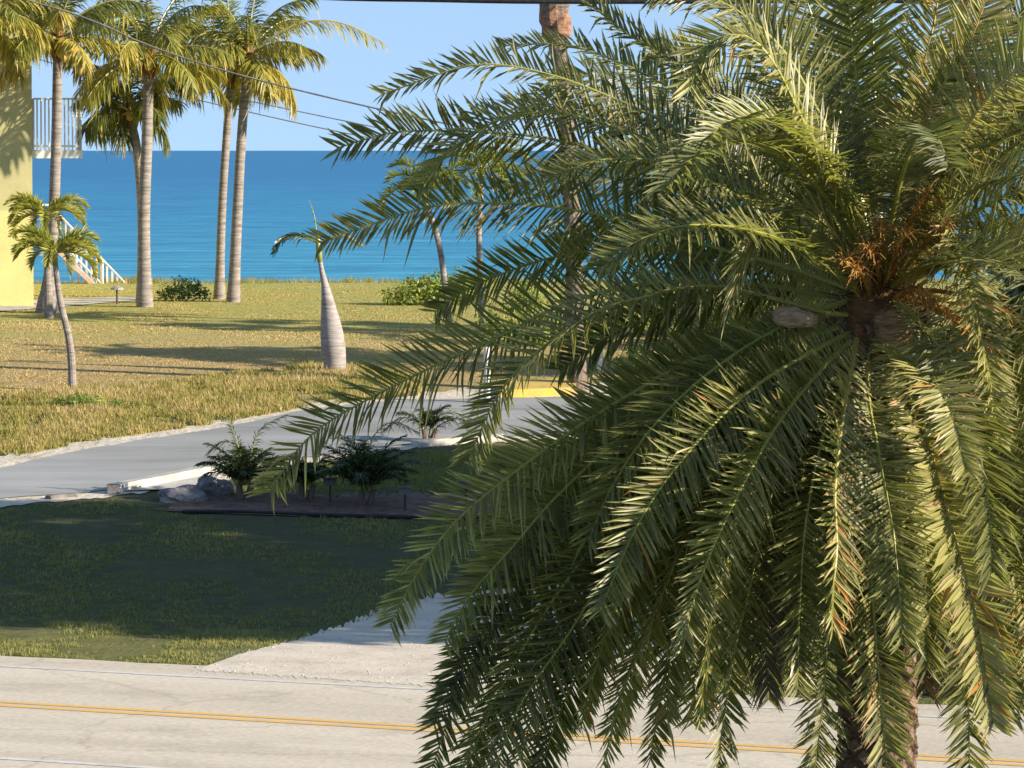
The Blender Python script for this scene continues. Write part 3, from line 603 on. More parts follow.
# second tall trunk, mostly hidden
bw2 = g(690, 372)
t = empty('tall_palm', tuple(bw2), 'palm trunk almost hidden behind the fronds right of the white post', 'palm tree')
tk = MB(); Pw = catmull([bw2-Vector((0, 0, .1))]+T3([(690, 300), (692, 210), (694, 160)], bw2.y), 40)
tk.tube(Pw, [(.17+.08*sstep((i-25)/12))*(1+.035*(1 if i % 2 else -1)) for i in range(40)], 14); tk.build('trunk', M['wash_bark'], t)
for i in range(16):
    mb = MB(); frond(mb, arch(Pw[-1], i*2.399, R(80-90*i/15), 1.5, R(80)), (0, 0, 1), L=.35, pairs=36, w=.03, r0=.02, tint=.3); mb.build('frond', [M['date_leaf'], M['date_rachis']], t)

# small pygmy palms in the bed
def clump_palm(base, label, seed, nf, L, spec=(), D=None):
    rnd.seed(seed); t = empty('pygmy_palm', tuple(base), label, 'palm', 'small palms in the shaded bed'); b = Vector(base)
    tk = MB()
    for k in range(3):
        a = k*2.1; tk.tube([b+Vector((math.cos(a)*.05, math.sin(a)*.05, -.05)), b+Vector((math.cos(a)*.12, math.sin(a)*.1, .22))], [.05, .04], 7)
    tk.build('trunk', M['wood'], t)
    for i in range(nf):
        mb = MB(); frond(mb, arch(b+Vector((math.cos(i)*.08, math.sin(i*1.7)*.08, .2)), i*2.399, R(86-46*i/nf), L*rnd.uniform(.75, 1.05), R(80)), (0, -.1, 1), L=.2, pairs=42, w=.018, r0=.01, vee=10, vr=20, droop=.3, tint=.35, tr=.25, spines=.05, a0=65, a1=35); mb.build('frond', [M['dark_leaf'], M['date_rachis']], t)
    for pts in spec:
        mb = MB(); frond(mb, T3(pts, b.y), (0, -.2, 1), L=.2, pairs=34, w=.014, r0=.01, vee=5, vr=20, droop=.5, tint=.4, tr=.25, spines=.05); mb.build('frond', [M['dark_leaf'], M['date_rachis']], t)
b1 = g(243, 499); clump_palm(b1, 'small dark palm nearest the grey boulder', 51, 26, .78, spec=[[(243, 480), (240, 450), (225, 441), (208, 452)], [(246, 480), (252, 450), (262, 428), (285, 415)], [(244, 480), (238, 445), (232, 428), (230, 416)]])
b2 = g(365, 505); clump_palm(b2, 'largest bushy dark palm in the middle of the mulch bed', 52, 40, .92, spec=[[(366, 480), (372, 440), (392, 422), (418, 432)], [(362, 480), (345, 440), (325, 428), (305, 440)]])
b3 = g(428, 443); clump_palm(b3, 'small curved palm beside the short kerb', 53, 7, .5, spec=[[(428, 440), (434, 420), (452, 412), (475, 420)], [(426, 440), (418, 422), (400, 418), (384, 430)], [(428, 440), (440, 425), (460, 418), (470, 432)]])
b4 = g(305, 500); clump_palm(b4, 'lowest dark palm between the two larger bed palms', 54, 18, .5)

# boulder, landscape lights
def boulder(c, s, label, seed):
    import bmesh
    bm = bmesh.new(); bmesh.ops.create_icosphere(bm, subdivisions=4, radius=1)
    for v in bm.verts:
        n_ = noise.noise(v.co*1.3+Vector((seed, 0, 0)))*.35+noise.noise(v.co*3+Vector((seed, 4, 0)))*.15+noise.noise(v.co*8)*.04
        v.co = v.co*(1+n_); v.co.x *= s[0]; v.co.y *= s[1]; v.co.z *= s[2]
    me = bpy.data.meshes.new('boulder'); bm.to_mesh(me); me.materials.append(M['rock']); o = bpy.data.objects.new('boulder', me); COL.objects.link(o); o.location = c; tag(o, label, 'rock', 'boulders by the bed'); return o
c = g(183, 500); boulder((c.x, c.y, c.z+.03), (.36, .3, .17), 'low lilac grey boulder at the left end of the mulch bed', 3)
c = g(212, 493); boulder((c.x, c.y, c.z+.04), (.3, .3, .2), 'taller grey boulder right behind the low lilac one', 9)
for px, py, lb in [(405, 512, 'small grey box light on stake at the right of the bed'), (330, 503, 'small grey box light on stake at the left of the bushy palm'), (466, 506, 'small grey box light on stake under the hanging fronds')]:
    c = g(px, py); t = empty('garden_light', tuple(c), lb, 'garden light', 'garden lights in the bed')
    m1 = MB(); m1.tube([c-Vector((0, 0, .05)), c+Vector((0, 0, .32))], .018, 8); m1.build('stake', M['bronze'], t)
    m1 = MB(); m1.box((c.x-.09, c.y-.05, c.z+.24), (c.x+.09, c.y+.05, c.z+.33)); m1.box((c.x-.10, c.y-.06, c.z+.332), (c.x+.10, c.y+.06, c.z+.35)); m1.build('lamp_head', M['dark_concrete'], t)
# path light on lawn
c = g(117, 304); t = empty('path_light', tuple(c), 'small mushroom path light on the lawn near the stairs', 'garden light')
m1 = MB(); m1.tube([c-Vector((0, 0, .05)), c+Vector((0, 0, .3))], .02, 8); m1.build('post', M['bronze'], t)
m1 = MB(); m1.tube([c+Vector((0, 0, .3)), c+Vector((0, 0, .33)), c+Vector((0, 0, .38))], [.15, .14, .03], 12); m1.build('cap', M['grey_metal'], t)
# white posts
for px, py, top, lb in [(600, 374, 328, 'white post just right of the dark tall trunk'), (487, 404, 347, 'white post standing behind the long arching frond')]:
    c = g(px, py); hgt = (py-top)/F*c.y; mb = MB()
    mb.tube([c-Vector((0, 0, .1)), c+Vector((0, 0, hgt-.03)), c+Vector((0, 0, hgt))], [.055, .055, .035], 14)
    tag(mb.build('bollard', M['white_paint'], origin=tuple(c), smooth=False), lb, 'bollard', 'white posts across the side street')

# ------------------------------------------------------------------ yellow building
Bc = g(33, 306); by = Bc.y
bx = at(33, 306, by).x; z0 = Bc.z
t = empty('apartment_building', (bx, by, z0), 'yellow stucco apartment building with white balcony at left edge', 'building')
t['ob'].rotation_euler = (0, 0, -math.atan(bx/by)*0 + R(6.5))
class PB(MB): pass
def bpart(name, boxes, mat, parent=t, pr=None):
    mb = MB()
    for a, b in boxes: mb.box(a, b)
    me = mb.build(name, M[mat], None); me.parent = pr if pr is not None else parent['ob']; return me
s = 1/49.0
wall = bpart('wall', [((-9, 0, -.3), (0, 12, 5.9))], 'stucco')
bpart('roof', [((-9.35, -.35, 5.9), (.3, 12.35, 6.12)), ((-9.2, -.2, 6.122), (.15, 12.2, 6.35))], 'roof')
# arched pier on the ground floor
mb = MB(); n = 14; pr_ = [(-.57, -.3), (0.012, -.3), (0.012, 1.9)] + [(-.57+.582*math.cos(R(a)), 1.9-.35+.42*math.sin(R(a))) for a in range(60, 181, 12)]
vs = [(x, -.14, z) for x, z in pr_]+[(x, .0, z) for x, z in pr_]; k = len(pr_)
mb.add(vs, [tuple(range(k))]+[(i, i+k, (i+1) % k+k, (i+1) % k) for i in range(k)]); o = mb.build('pier', M['pier']); o.parent = t['ob']
for wx in (-3.2, -5.6):
    for wz in (.9, 3.6):
        fr = bpart('window', [((wx-.6, -.05, wz), (wx+.6, -.002, wz+.07)), ((wx-.6, -.05, wz+1.13), (wx+.6, -.002, wz+1.2)), ((wx-.6, -.05, wz+.07), (wx-.53, -.002, wz+1.13)), ((wx+.53, -.05, wz+.07), (wx+.6, -.002, wz+1.13))], 'white_metal')
        bpart('pane', [((wx-.53, -.03, wz+.07), (wx+.53, -.004, wz+1.13))], 'glass', pr=fr)
# balcony on the side wall: floor at camera height
zf = (306-157)*s
bal = bpart('balcony_floor', [((0, .6, zf), (1.05, 3.2, zf+.17))], 'white_metal')
mb = MB()
def rail(mb, a, b, h, nb, r=.017, posts=True):
    a = Vector(a); b = Vector(b)
    for z in (.08, h): mb.tube([a+Vector((0, 0, z)), b+Vector((0, 0, z))], .02, 6)
    for i in range(nb+1):
        q = a.lerp(b, i/nb); mb.tube([q+Vector((0, 0, .0)), q+Vector((0, 0, h))], .03 if (posts and i in (0, nb)) else r, 6)
rail(mb, (0.03, .63, zf+.17), (1.0, .63, zf+.17), 1.06, 12); rail(mb, (1.0, .63, zf+.17), (1.0, 3.15, zf+.17), 1.06, 22)
o = mb.build('balcony_railing', M['white_metal']); o.parent = t['ob']
# outside stair from the landing down to the lawn
YO = 12.1
def loc(px, py, dy=YO+.5):
    w = at(px, py, by+dy); v = w-Vector((bx, by, z0)); a = -R(6.5)
    return Vector((v.x*math.cos(a)-v.y*math.sin(a), v.x*math.sin(a)+v.y*math.cos(a), v.z))
top, bot = loc(50, 240), loc(128, 320)
mb = MB(); ns = 11
for i in range(ns):
    x = top.x+(bot.x-top.x)*(i+.5)/ns; z = top.z+(bot.z-top.z)*(i+1)/ns+.1
    mb.box((x-.1, YO, z-.035), (x+.11, YO+.95, z)); mb.box((x-.09, YO+.02, z-.2), (x-.065, YO+.93, z-.036))
mb.box((-1.5, YO, top.z+.02), (top.x, YO+.95, top.z+.1))
st = mb.build('stair', M['pink_step']); st.parent = t['ob']
mb = MB()
for yy in (YO-.03, YO+.98):
    mb.tube([Vector((top.x-.05, yy, top.z+.0)), Vector((bot.x, yy, bot.z+.05))], .07, 4)
o = mb.build('stringer', M['pink_step']); o.parent = st
mb = MB(); hh = .72
for yy in (YO-.03, YO+.98):
    a = Vector((top.x-1.0, yy, top.z+.1)); b_ = Vector((top.x, yy, top.z+.1)); c_ = Vector((bot.x, yy, bot.z+.08))
    for z in (.12, hh, ):
        mb.tube([a+Vector((0, 0, z)), b_+Vector((0, 0, z)), c_+Vector((0, 0, z))], .022, 6)
    for i in range(16):
        q = b_.lerp(c_, i/15); mb.tube([q, q+Vector((0, 0, hh))], .012 if i % 5 else .03, 6)
o = mb.build('stair_railing', M['pink_rail']); o.parent = st

# ------------------------------------------------------------------ wires
def wire(name, pts, Ds, r, mat, label, group=None):
    mb = MB(); P = catmull([at(px, py, D) for (px, py), D in zip(pts, Ds)], 60); mb.tube(P, r, 6)
    o = mb.build(name, M[mat], origin=tuple(P[30]), smooth=True); tag(o, label, 'cable', group)
wire('overhead_wire', [(-260, -70), (45, 5), (150, 46), (240, 75), (370, 107), (520, 138), (760, 178), (1300, 230)], [70]*8, .014, 'wire', 'uppermost overhead wire crossing the coconut crowns', 'thin overhead wires')
wire('overhead_wire', [(-260, -30), (60, 56), (190, 88), (350, 122), (520, 156), (760, 196), (1300, 260)], [98]*7, .013, 'wire', 'middle overhead wire between the leaning pair and date palm', 'thin overhead wires')
wire('overhead_wire', [(-260, -18), (60, 65), (190, 98), (340, 132), (520, 166), (760, 208), (1300, 275)], [98]*7, .013, 'wire', 'lowest overhead wire just above the sea horizon', 'thin overhead wires')
wire('power_cable', [(-500, -70), (200, -10), (450, 0), (640, 1.5), (850, 0), (1010, -2), (1500, -40)], [37]*7, .022, 'cable', 'thick black power cable along the top of the picture')

# ------------------------------------------------------------------ the date palm in front
rnd.seed(77)
DP = 31.7
CC = at(880, 292, DP)
base = Vector((at(875, 760, DP).x, DP, 0))
date = empty('date_palm', tuple(base), 'large date palm with drooping feather fronds filling the right side', 'palm tree')
# trunk with spiralled boots
tk = MB(); top = CC-Vector((0, 0, .1)); R0 = .25
n = 16
tk.tube([base-Vector((0, 0, .2)), base+Vector((0, 0, 1.2)), base.lerp(top, .6), top-Vector((0, 0, .5)), top], [R0*1.15, R0*.95, R0*.95, R0*1.15, R0*.9], n)
zz = 0.05; row = 0
while zz < top.z-.15:
    f = zz/top.z; ax = base.lerp(top, f); rr = R0*(.96+.2*sstep((f-.75)/.25))
    for k in range(9):
        a = 2*math.pi*(k+.5*(row % 2))/9+row*.07; ca, sa = math.cos(a), math.sin(a)
        wdt = rr*.36; hh = .085; out = .045*rnd.uniform(.7, 1.3)
        def pt(u, z, o_): aa = a+u/rr; return (ax.x+math.cos(aa)*(rr+o_), ax.y+math.sin(aa)*(rr+o_), ax.z+z)
        vs = [pt(-wdt, 0, -.01), pt(0, -hh, -.01), pt(wdt, 0, -.01), pt(0, hh, -.01), pt(-wdt*.55, .02, out), pt(0, -hh*.3, out*1.15), pt(wdt*.55, .02, out), pt(0, hh*.75, out*.9)]
        tk.add(vs, [(0, 1, 5, 4), (1, 2, 6, 5), (2, 3, 7, 6), (3, 0, 4, 7), (4, 5, 6, 7)])
    zz += .075; row += 1
tk.build('trunk', M['date_bark'], date)
# heart with fibre
hb = MB(); hp = catmull([CC-Vector((0, 0, .45)), CC-Vector((0, 0, .15)), CC+Vector((0, 0, .15)), CC+Vector((.03, 0, .5))], 12)
hb.tube(hp, [.26, .30, .30, .29, .27, .24, .20, .17, .13, .10, .06, .03], 18, wob=lambda i, j: 1+.18*noise.noise(Vector((i*.8, j*1.3, 2))))
for _ in range(700):
    a = rnd.uniform(0, 6.28); z = rnd.uniform(-.4, .35); p = CC+Vector((math.cos(a)*.24, math.sin(a)*.24, z))
    d = Vector((math.cos(a)*.6+rnd.gauss(0, .4), math.sin(a)*.6+rnd.gauss(0, .4), rnd.gauss(.2, .5))).normalized()
    q = d.orthogonal()*.005; e = p+d*rnd.uniform(.06, .22)
    hb.add([p-q, p+q, e], [(0, 1, 2)])
hb.build('crown_heart', M['fibre'], date)
# cut frond bases ring the top of the trunk
def stub(c, d, r, L, seed=0, mat='boot_cut', wid=1.0):
    mb = MB(); c = Vector(c); d = Vector(d).normalized()
    P = [c+d*L*t_ for t_ in (0, .3, .6, .85, .97, 1)]
    mb.tube(P, [r*.75, r*.95, r*1.08, r*1.0, r*.8, r*.35], 14, wob=lambda i, j: 1+.22*noise.noise(Vector((i*.9, j*.9, seed)))+.07*math.sin(j*3.3+seed))
    return mb.build('cut_frond_base', M[mat], date, smooth=True)
o = stub(at(815, 321, DP-.3), (-1, -.35, .16), .07, .31, 1, 'boot_pale'); tag(o, 'pale cut frond base at left of the crown')
o = stub(at(884, 318, DP-.15), (.25, -1, -.3), .125, .36, 2); tag(o, 'large round brown cut frond base in the crown centre')
for i in range(34):
    a = i*2.399; z = -.25-.75*(i/34); p = CC+Vector((math.cos(a)*.2, math.sin(a)*.2, z))
    stub(p, (math.cos(a), math.sin(a), .9), .042, .26, i+5, 'fibre' if i % 4 else 'date_bark')
# orange flower stalks
for i, (px, py, tx, ty) in enumerate([(885, 285, 905, 235), (870, 295, 855, 268), (892, 300, 925, 292), (878, 275, 880, 225), (900, 295, 955, 320), (890, 270, 925, 195), (900, 280, 968, 262), (905, 300, 985, 345), (880, 280, 868, 250), (872, 290, 845, 262), (895, 285, 945, 225), (905, 290, 1000, 310)]):
    mb = MB(); p = at(px, py, DP-.2); e = at(tx, ty, DP-.85); st_ = catmull([p, p.lerp(e, .5)+Vector((0, -.05, .05)), e], 8); mb.tube(st_, [.018]*4+[.012]*4, 6)
    for k in range(70):
        q = st_[3+k % 5]; dd = ((e-p).normalized()*.7+Vector((rnd.gauss(0, .45), rnd.gauss(0, .45), rnd.gauss(0, .45)))).normalized()*rnd.uniform(.07, .19)
        mb.tube([q, q+dd*.6+Vector((0, 0, .01)), q+dd+Vector((0, 0, -.02))], [.004, .0035, .002], 4, caps=False)
    mb.build('flower_stalk', M['flower'], date)

for i in range(26):
    a = i*2.399; el = R(20+55*rnd.random()); d = Vector((math.cos(a)*math.cos(el), math.sin(a)*math.cos(el)-.25, math.sin(el))).normalized(); p = CC+d*.15; Ls = rnd.uniform(.35, .75)
    mb = MB(); pp = [p, p+d*Ls*.5, p+d*Ls-Vector((0, 0, .04))]
    frond(mb, pp, (0, -.6, .8), L=.13, pairs=16, w=.007, r0=.017, droop=.1, tint=.9, tr=.1, a0=70, a1=50, vr=50, spines=0, start=.05, rt=rnd.uniform(.5, 1), seg=1, gaps=.25)
    mb.build('spiny_stem', [M['dead_leaf'] if i % 3 else M['flower'], M['date_rachis']], date)
def dfrond(pts, s=0, Lf=3.5, Nh=None, name='frond', mats=None, amp=None, prof_=None, **kw):
    """traced frond: picture positions of its midrib plus a depth that makes the length up to Lf"""
    pl = sum(math.hypot(b[0]-a[0], b[1]-a[1]) for a, b in zip(pts, pts[1:]))*DP/F
    A = amp if amp is not None else math.sqrt(max(0, Lf*Lf-pl*pl))*.85
    tot = 0; P = []; L_ = [0]
    for a, b in zip(pts, pts[1:]): L_.append(L_[-1]+math.hypot(b[0]-a[0], b[1]-a[1]))
    for (px, py), l in zip(pts, L_):
        t_ = l/L_[-1]; dd = s*A*(math.sin(t_*math.pi/2)**.9)
        P.append(at(px, py, DP+dd + (-.12 if s <= 0 else .1)))
    if Nh is None: Nh = (0, -.75, .65)
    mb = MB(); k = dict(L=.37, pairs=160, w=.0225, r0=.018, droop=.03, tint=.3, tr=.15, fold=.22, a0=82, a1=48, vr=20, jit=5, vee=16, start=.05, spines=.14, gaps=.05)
    k.update(kw); k['tint'] = k['tint']*1.15 + (.13 if pts[-1][0] > 800 else .05); k['L'] = k['L']*1.05; k['tipdry'] = k.get('tipdry', .25)+(.35 if pts[-1][1] > 600 and pts[-1][0] < 720 else .1); frond(mb, P, Nh, **k)  # sunlight painted in: lighter tint for fronds ending at right
    return mb.build(name, mats or [M['date_leaf'], M['date_rachis']], date)

FR = [
 # upper left sprays
 dict(pts=[(868, 270), (815, 205), (737, 117), (675, 66), (624, 31), (588, 3)], s=-.3, tint=.26, Nh=(.4, -.5, .7), L=.33),
 dict(pts=[(862, 275), (780, 195), (690, 135), (593, 90), (539, 72), (488, 64), (452, 70), (381, 95)], s=.6, tint=.2, L=.30, Nh=(0, -.6, .8)),
 dict(pts=[(866, 268), (800, 180), (710, 113), (652, 78), (601, 55), (560, 44), (500, 46)], s=.7, tint=.35, L=.28, Nh=(0, -.5, .85)),
 dict(pts=[(860, 285), (770, 225), (680, 180), (600, 152), (540, 137), (449, 131), (390, 133), (338, 148)], s=.5, tint=.12, Nh=(0, -.85, .5), L=.38),
 dict(pts=[(860, 280), (790, 215), (695, 164), (652, 141), (601, 123), (554, 113), (507, 117), (468, 137), (440, 160), (420, 190)], s=-.5, tint=.42, Nh=(0, -.5, .85), L=.36),
 dict(pts=[(858, 292), (790, 268), (710, 246), (632, 222), (554, 207), (484, 203), (429, 207), (378, 222), (320, 243)], s=-.35, tint=.28, Nh=(0, -.85, .5), L=.37),
 dict(pts=[(858, 297), (760, 265), (652, 248), (570, 254), (515, 269), (468, 289), (435, 312)], s=.3, tint=.18, Nh=(0, -.85, .5), L=.34),
 dict(pts=[(856, 302), (760, 285), (650, 283), (560, 306), (492, 341), (445, 361), (367, 400), (310, 436), (268, 492)], s=.35, tint=.26, Nh=(0, -.8, .6), L=.40, tipdry=.75),
 dict(pts=[(850, 315), (823, 312), (760, 295), (718, 287), (675, 289), (648, 297), (609, 306), (574, 326), (531, 357), (495, 400), (469, 460)], s=-.6, tint=.38, Nh=(0, -.45, .9), L=.36, tipdry=.5, rt=.6),
 dict(pts=[(855, 315), (800, 318), (741, 342), (682, 365), (648, 384), (582, 424), (523, 466), (458, 519), (419, 570), (390, 625)], s=-.3, tint=.34, Nh=(.3, -.8, .6), L=.36, tipdry=.6),
 dict(pts=[(858, 322), (800, 340), (740, 368), (683, 400), (624, 435), (555, 498), (510, 550), (470, 595), (445, 640)], s=-.1, tint=.26, Nh=(.3, -.8, .5), L=.36),
 dict(pts=[(862, 272), (800, 195), (730, 130), (660, 95), (590, 75), (540, 95)], s=.8, Lf=3.4, tint=.3, Nh=(0, -.7, .7), L=.36),
 dict(pts=[(860, 276), (790, 205), (720, 160), (640, 128), (570, 105), (515, 108)], s=.2, Lf=3.3, tint=.36, Nh=(.1, -.7, .7), L=.36),
 dict(pts=[(858, 288), (780, 245), (700, 205), (620, 180), (560, 178), (500, 192)], s=.9, Lf=3.4, tint=.16, Nh=(0, -.85, .5), L=.38),
 dict(pts=[(858, 290), (780, 255), (700, 232), (620, 235), (560, 250)], s=.4, Lf=3, tint=.25, Nh=(0, -.8, .6), L=.36),
 dict(pts=[(866, 270), (810, 170), (750, 100), (700, 60), (650, 50)], s=.9, Lf=3.2, tint=.28, Nh=(.2, -.8, .5), L=.38),
 dict(pts=[(858, 300), (780, 290), (700, 300), (620, 330), (560, 370)], s=.2, Lf=3.1, tint=.25, Nh=(0, -.8, .6), L=.38),
 dict(pts=[(892, 268), (940, 170), (1000, 100), (1060, 70)], s=0, Lf=2.8, tint=.5, Nh=(-.1, -.8, .6), L=.40),
 # lower left mass, its shade painted in by the low tints
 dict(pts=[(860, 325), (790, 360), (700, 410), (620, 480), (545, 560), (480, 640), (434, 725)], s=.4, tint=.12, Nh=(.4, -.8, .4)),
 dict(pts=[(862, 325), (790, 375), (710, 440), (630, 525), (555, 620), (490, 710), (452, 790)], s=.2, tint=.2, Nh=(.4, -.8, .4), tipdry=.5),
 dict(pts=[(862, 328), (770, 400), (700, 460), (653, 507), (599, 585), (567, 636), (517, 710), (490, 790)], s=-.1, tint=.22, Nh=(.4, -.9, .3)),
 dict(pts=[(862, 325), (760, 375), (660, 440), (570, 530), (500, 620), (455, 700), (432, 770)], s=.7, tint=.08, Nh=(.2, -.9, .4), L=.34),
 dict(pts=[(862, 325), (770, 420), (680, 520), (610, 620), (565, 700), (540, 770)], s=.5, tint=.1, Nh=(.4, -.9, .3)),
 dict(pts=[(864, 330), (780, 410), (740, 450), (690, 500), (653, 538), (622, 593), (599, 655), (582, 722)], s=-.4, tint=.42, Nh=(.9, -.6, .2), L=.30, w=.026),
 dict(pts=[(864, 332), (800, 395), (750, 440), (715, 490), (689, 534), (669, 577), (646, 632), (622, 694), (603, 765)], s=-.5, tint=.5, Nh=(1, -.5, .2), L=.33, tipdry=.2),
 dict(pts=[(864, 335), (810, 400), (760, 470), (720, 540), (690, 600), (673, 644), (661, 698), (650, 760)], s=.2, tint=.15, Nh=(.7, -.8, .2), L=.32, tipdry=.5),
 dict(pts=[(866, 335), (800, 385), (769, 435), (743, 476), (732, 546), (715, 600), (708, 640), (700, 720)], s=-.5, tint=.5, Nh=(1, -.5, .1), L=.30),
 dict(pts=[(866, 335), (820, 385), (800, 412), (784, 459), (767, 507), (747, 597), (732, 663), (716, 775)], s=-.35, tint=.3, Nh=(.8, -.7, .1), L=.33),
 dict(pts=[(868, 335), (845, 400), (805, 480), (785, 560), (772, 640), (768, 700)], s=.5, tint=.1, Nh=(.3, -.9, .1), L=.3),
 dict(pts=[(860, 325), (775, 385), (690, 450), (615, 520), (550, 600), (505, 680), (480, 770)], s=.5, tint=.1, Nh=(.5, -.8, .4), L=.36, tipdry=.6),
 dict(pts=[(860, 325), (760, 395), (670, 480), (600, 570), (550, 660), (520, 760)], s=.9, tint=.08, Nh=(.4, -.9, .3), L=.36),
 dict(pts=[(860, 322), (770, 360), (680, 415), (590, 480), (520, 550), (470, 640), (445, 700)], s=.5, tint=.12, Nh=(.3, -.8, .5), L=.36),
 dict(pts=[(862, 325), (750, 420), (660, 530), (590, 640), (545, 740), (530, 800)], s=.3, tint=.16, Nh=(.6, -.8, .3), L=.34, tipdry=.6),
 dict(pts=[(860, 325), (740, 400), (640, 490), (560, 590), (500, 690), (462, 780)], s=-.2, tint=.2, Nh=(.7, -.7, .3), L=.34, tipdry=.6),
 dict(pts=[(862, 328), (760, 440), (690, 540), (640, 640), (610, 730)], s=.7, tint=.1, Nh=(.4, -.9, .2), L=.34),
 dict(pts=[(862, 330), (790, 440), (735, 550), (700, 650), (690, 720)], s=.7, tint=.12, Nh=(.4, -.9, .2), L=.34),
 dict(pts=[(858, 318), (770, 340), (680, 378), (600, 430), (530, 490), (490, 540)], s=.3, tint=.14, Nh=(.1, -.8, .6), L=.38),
 # centre front
 dict(pts=[(862, 322), (856, 345), (843, 416), (835, 490), (837, 546), (833, 590), (832, 628)], s=-1, Lf=2.9, tint=.5, Nh=(.9, -.6, .3), L=.34, rt=.6),
 dict(pts=[(868, 330), (850, 400), (840, 500), (830, 600), (824, 690), (812, 790)], s=-.3, tint=.24, Nh=(.25, -1, .1), L=.34),
 dict(pts=[(872, 335), (858, 396), (858, 459), (864, 529), (870, 570), (876, 644), (884, 734), (888, 800)], s=-.55, tint=.36, Nh=(.15, -1, .15), L=.36, vee=35, vr=8, tipdry=.15),
 dict(pts=[(878, 335), (889, 357), (909, 396), (929, 447), (952, 529), (960, 554), (977, 620), (990, 700), (993, 722)], s=-.75, tint=.48, Nh=(.05, -1, .2), L=.42, w=.034, vee=38, vr=7, tipdry=.15, rt=.8),
 dict(pts=[(882, 335), (915, 420), (945, 520), (962, 620), (968, 700), (970, 800)], s=.2, tint=.2, Nh=(0, -1, .1), L=.34),
 dict(pts=[(888, 332), (930, 372), (972, 443), (999, 506), (1022, 570), (1045, 650), (1055, 740)], s=-.5, tint=.5, Nh=(0, -1, .25), L=.38, vee=35, vr=8),
 dict(pts=[(890, 330), (960, 370), (1020, 440), (1060, 530), (1085, 640)], s=-.3, tint=.35, Nh=(0, -1, .3)),
 dict(pts=[(892, 326), (970, 345), (1050, 400), (1110, 500)], s=-.3, tint=.35, Nh=(0, -.9, .5)),
 dict(pts=[(872, 332), (868, 390), (880, 460), (893, 530), (900, 600), (903, 640)], s=-.8, Lf=3.0, tint=.3, Nh=(.1, -1, .2), L=.34),
 dict(pts=[(876, 332), (890, 400), (912, 470), (925, 540), (930, 620)], s=-.5, Lf=3.0, tint=.38, Nh=(.0, -1, .2), L=.34),
 dict(pts=[(870, 334), (845, 380), (822, 440), (806, 520), (800, 600), (797, 690)], s=-.4, Lf=3.2, tint=.3, Nh=(.5, -.9, .1), L=.33),
 dict(pts=[(872, 334), (865, 400), (868, 480), (880, 560), (893, 610)], s=.3, Lf=2.8, tint=.15, Nh=(.2, -1, 0), L=.34),
 dict(pts=[(878, 336), (905, 400), (915, 480), (908, 560), (905, 650)], s=.3, Lf=2.8, tint=.2, Nh=(0, -1, 0), L=.32),
 dict(pts=[(866, 330), (830, 360), (780, 420), (735, 500), (700, 580), (682, 650)], s=-.7, Lf=3.3, tint=.42, Nh=(.7, -.7, .3), L=.33),
 dict(pts=[(864, 326), (815, 350), (750, 390), (690, 450), (640, 520), (600, 610)], s=-.6, Lf=3.4, tint=.36, Nh=(.5, -.8, .3), L=.34),
 dict(pts=[(884, 332), (925, 390), (955, 450), (985, 530), (1005, 620)], s=-.2, Lf=3.2, tint=.4, Nh=(0, -1, .2), L=.36),
 dict(pts=[(878, 330), (896, 352), (925, 372), (950, 410), (965, 470)], s=-1, Lf=2.4, tint=.45, Nh=(.1, -.8, .5), L=.32),
 # curls
 dict(pts=[(893, 290), (915, 240), (940, 222), (960, 248), (977, 322), (990, 380), (998, 440)], s=-1, Lf=2.6, tint=.4, Nh=(.5, -.6, .5), L=.30, vee=20),
 dict(pts=[(866, 300), (856, 289), (839, 242), (819, 215), (796, 205), (768, 219), (745, 254), (729, 303)], s=-.6, Lf=2.5, tint=.5, tipdry=-.1, Nh=(.7, -.6, .5), L=.34, vee=10, rt=.75, a0=30, a1=14, pairs=90),
 # upper centre / right
 dict(pts=[(888, 262), (890, 246), (901, 187), (915, 145), (936, 94), (964, 55), (992, -15)], s=-.5, Lf=2.6, tint=.48, Nh=(.3, -.9, .1), L=.40, rt=.8),
 dict(pts=[(886, 262), (895, 180), (913, 105), (926, 55), (936, 12), (944, -60)], s=-.2, Lf=3.2, tint=.4, Nh=(.3, -1, 0), L=.42, rt=.75, vee=22),
 dict(pts=[(882, 262), (878, 160), (874, 70), (872, 0), (866, -90)], s=.2, Lf=3.3, tint=.22, Nh=(0, -1, 0), L=.40),
 dict(pts=[(892, 270), (915, 220), (952, 152), (991, 94), (1022, 66), (1080, 30), (1150, 20)], s=-.5, tint=.5, Nh=(-.2, -.8, .6), L=.42, rt=.8),
 dict(pts=[(872, 265), (839, 156), (815, 105), (784, 51), (740, 12), (690, -10), (655, -5)], s=-.4, tint=.3, Nh=(.3, -.8, .5), L=.42),
 dict(pts=[(868, 268), (845, 195), (805, 125), (775, 65), (750, 38), (722, 36), (700, 55), (690, 90)], s=-.7, tint=.45, Nh=(.5, -.5, .7), L=.40, vee=10),
 dict(pts=[(870, 268), (830, 170), (790, 90), (750, 20), (720, -40)], s=.3, tint=.25, Nh=(.2, -.8, .5), L=.40),
 dict(pts=[(876, 262), (850, 150), (825, 60), (800, -20), (770, -90)], s=.1, tint=.3, Nh=(.1, -1, .3), L=.40),
 dict(pts=[(880, 262), (862, 120), (850, 20), (845, -90)], s=-.1, tint=.3, Nh=(-.2, -1, .1), L=.40),
 dict(pts=[(896, 275), (960, 220), (1040, 190), (1120, 220), (1160, 300)], s=-.4, tint=.4, Nh=(0, -.6, .8), L=.38),
 dict(pts=[(896, 285), (970, 255), (1050, 250), (1130, 300)], s=-.5, tint=.4, Nh=(0, -.7, .7), L=.38),
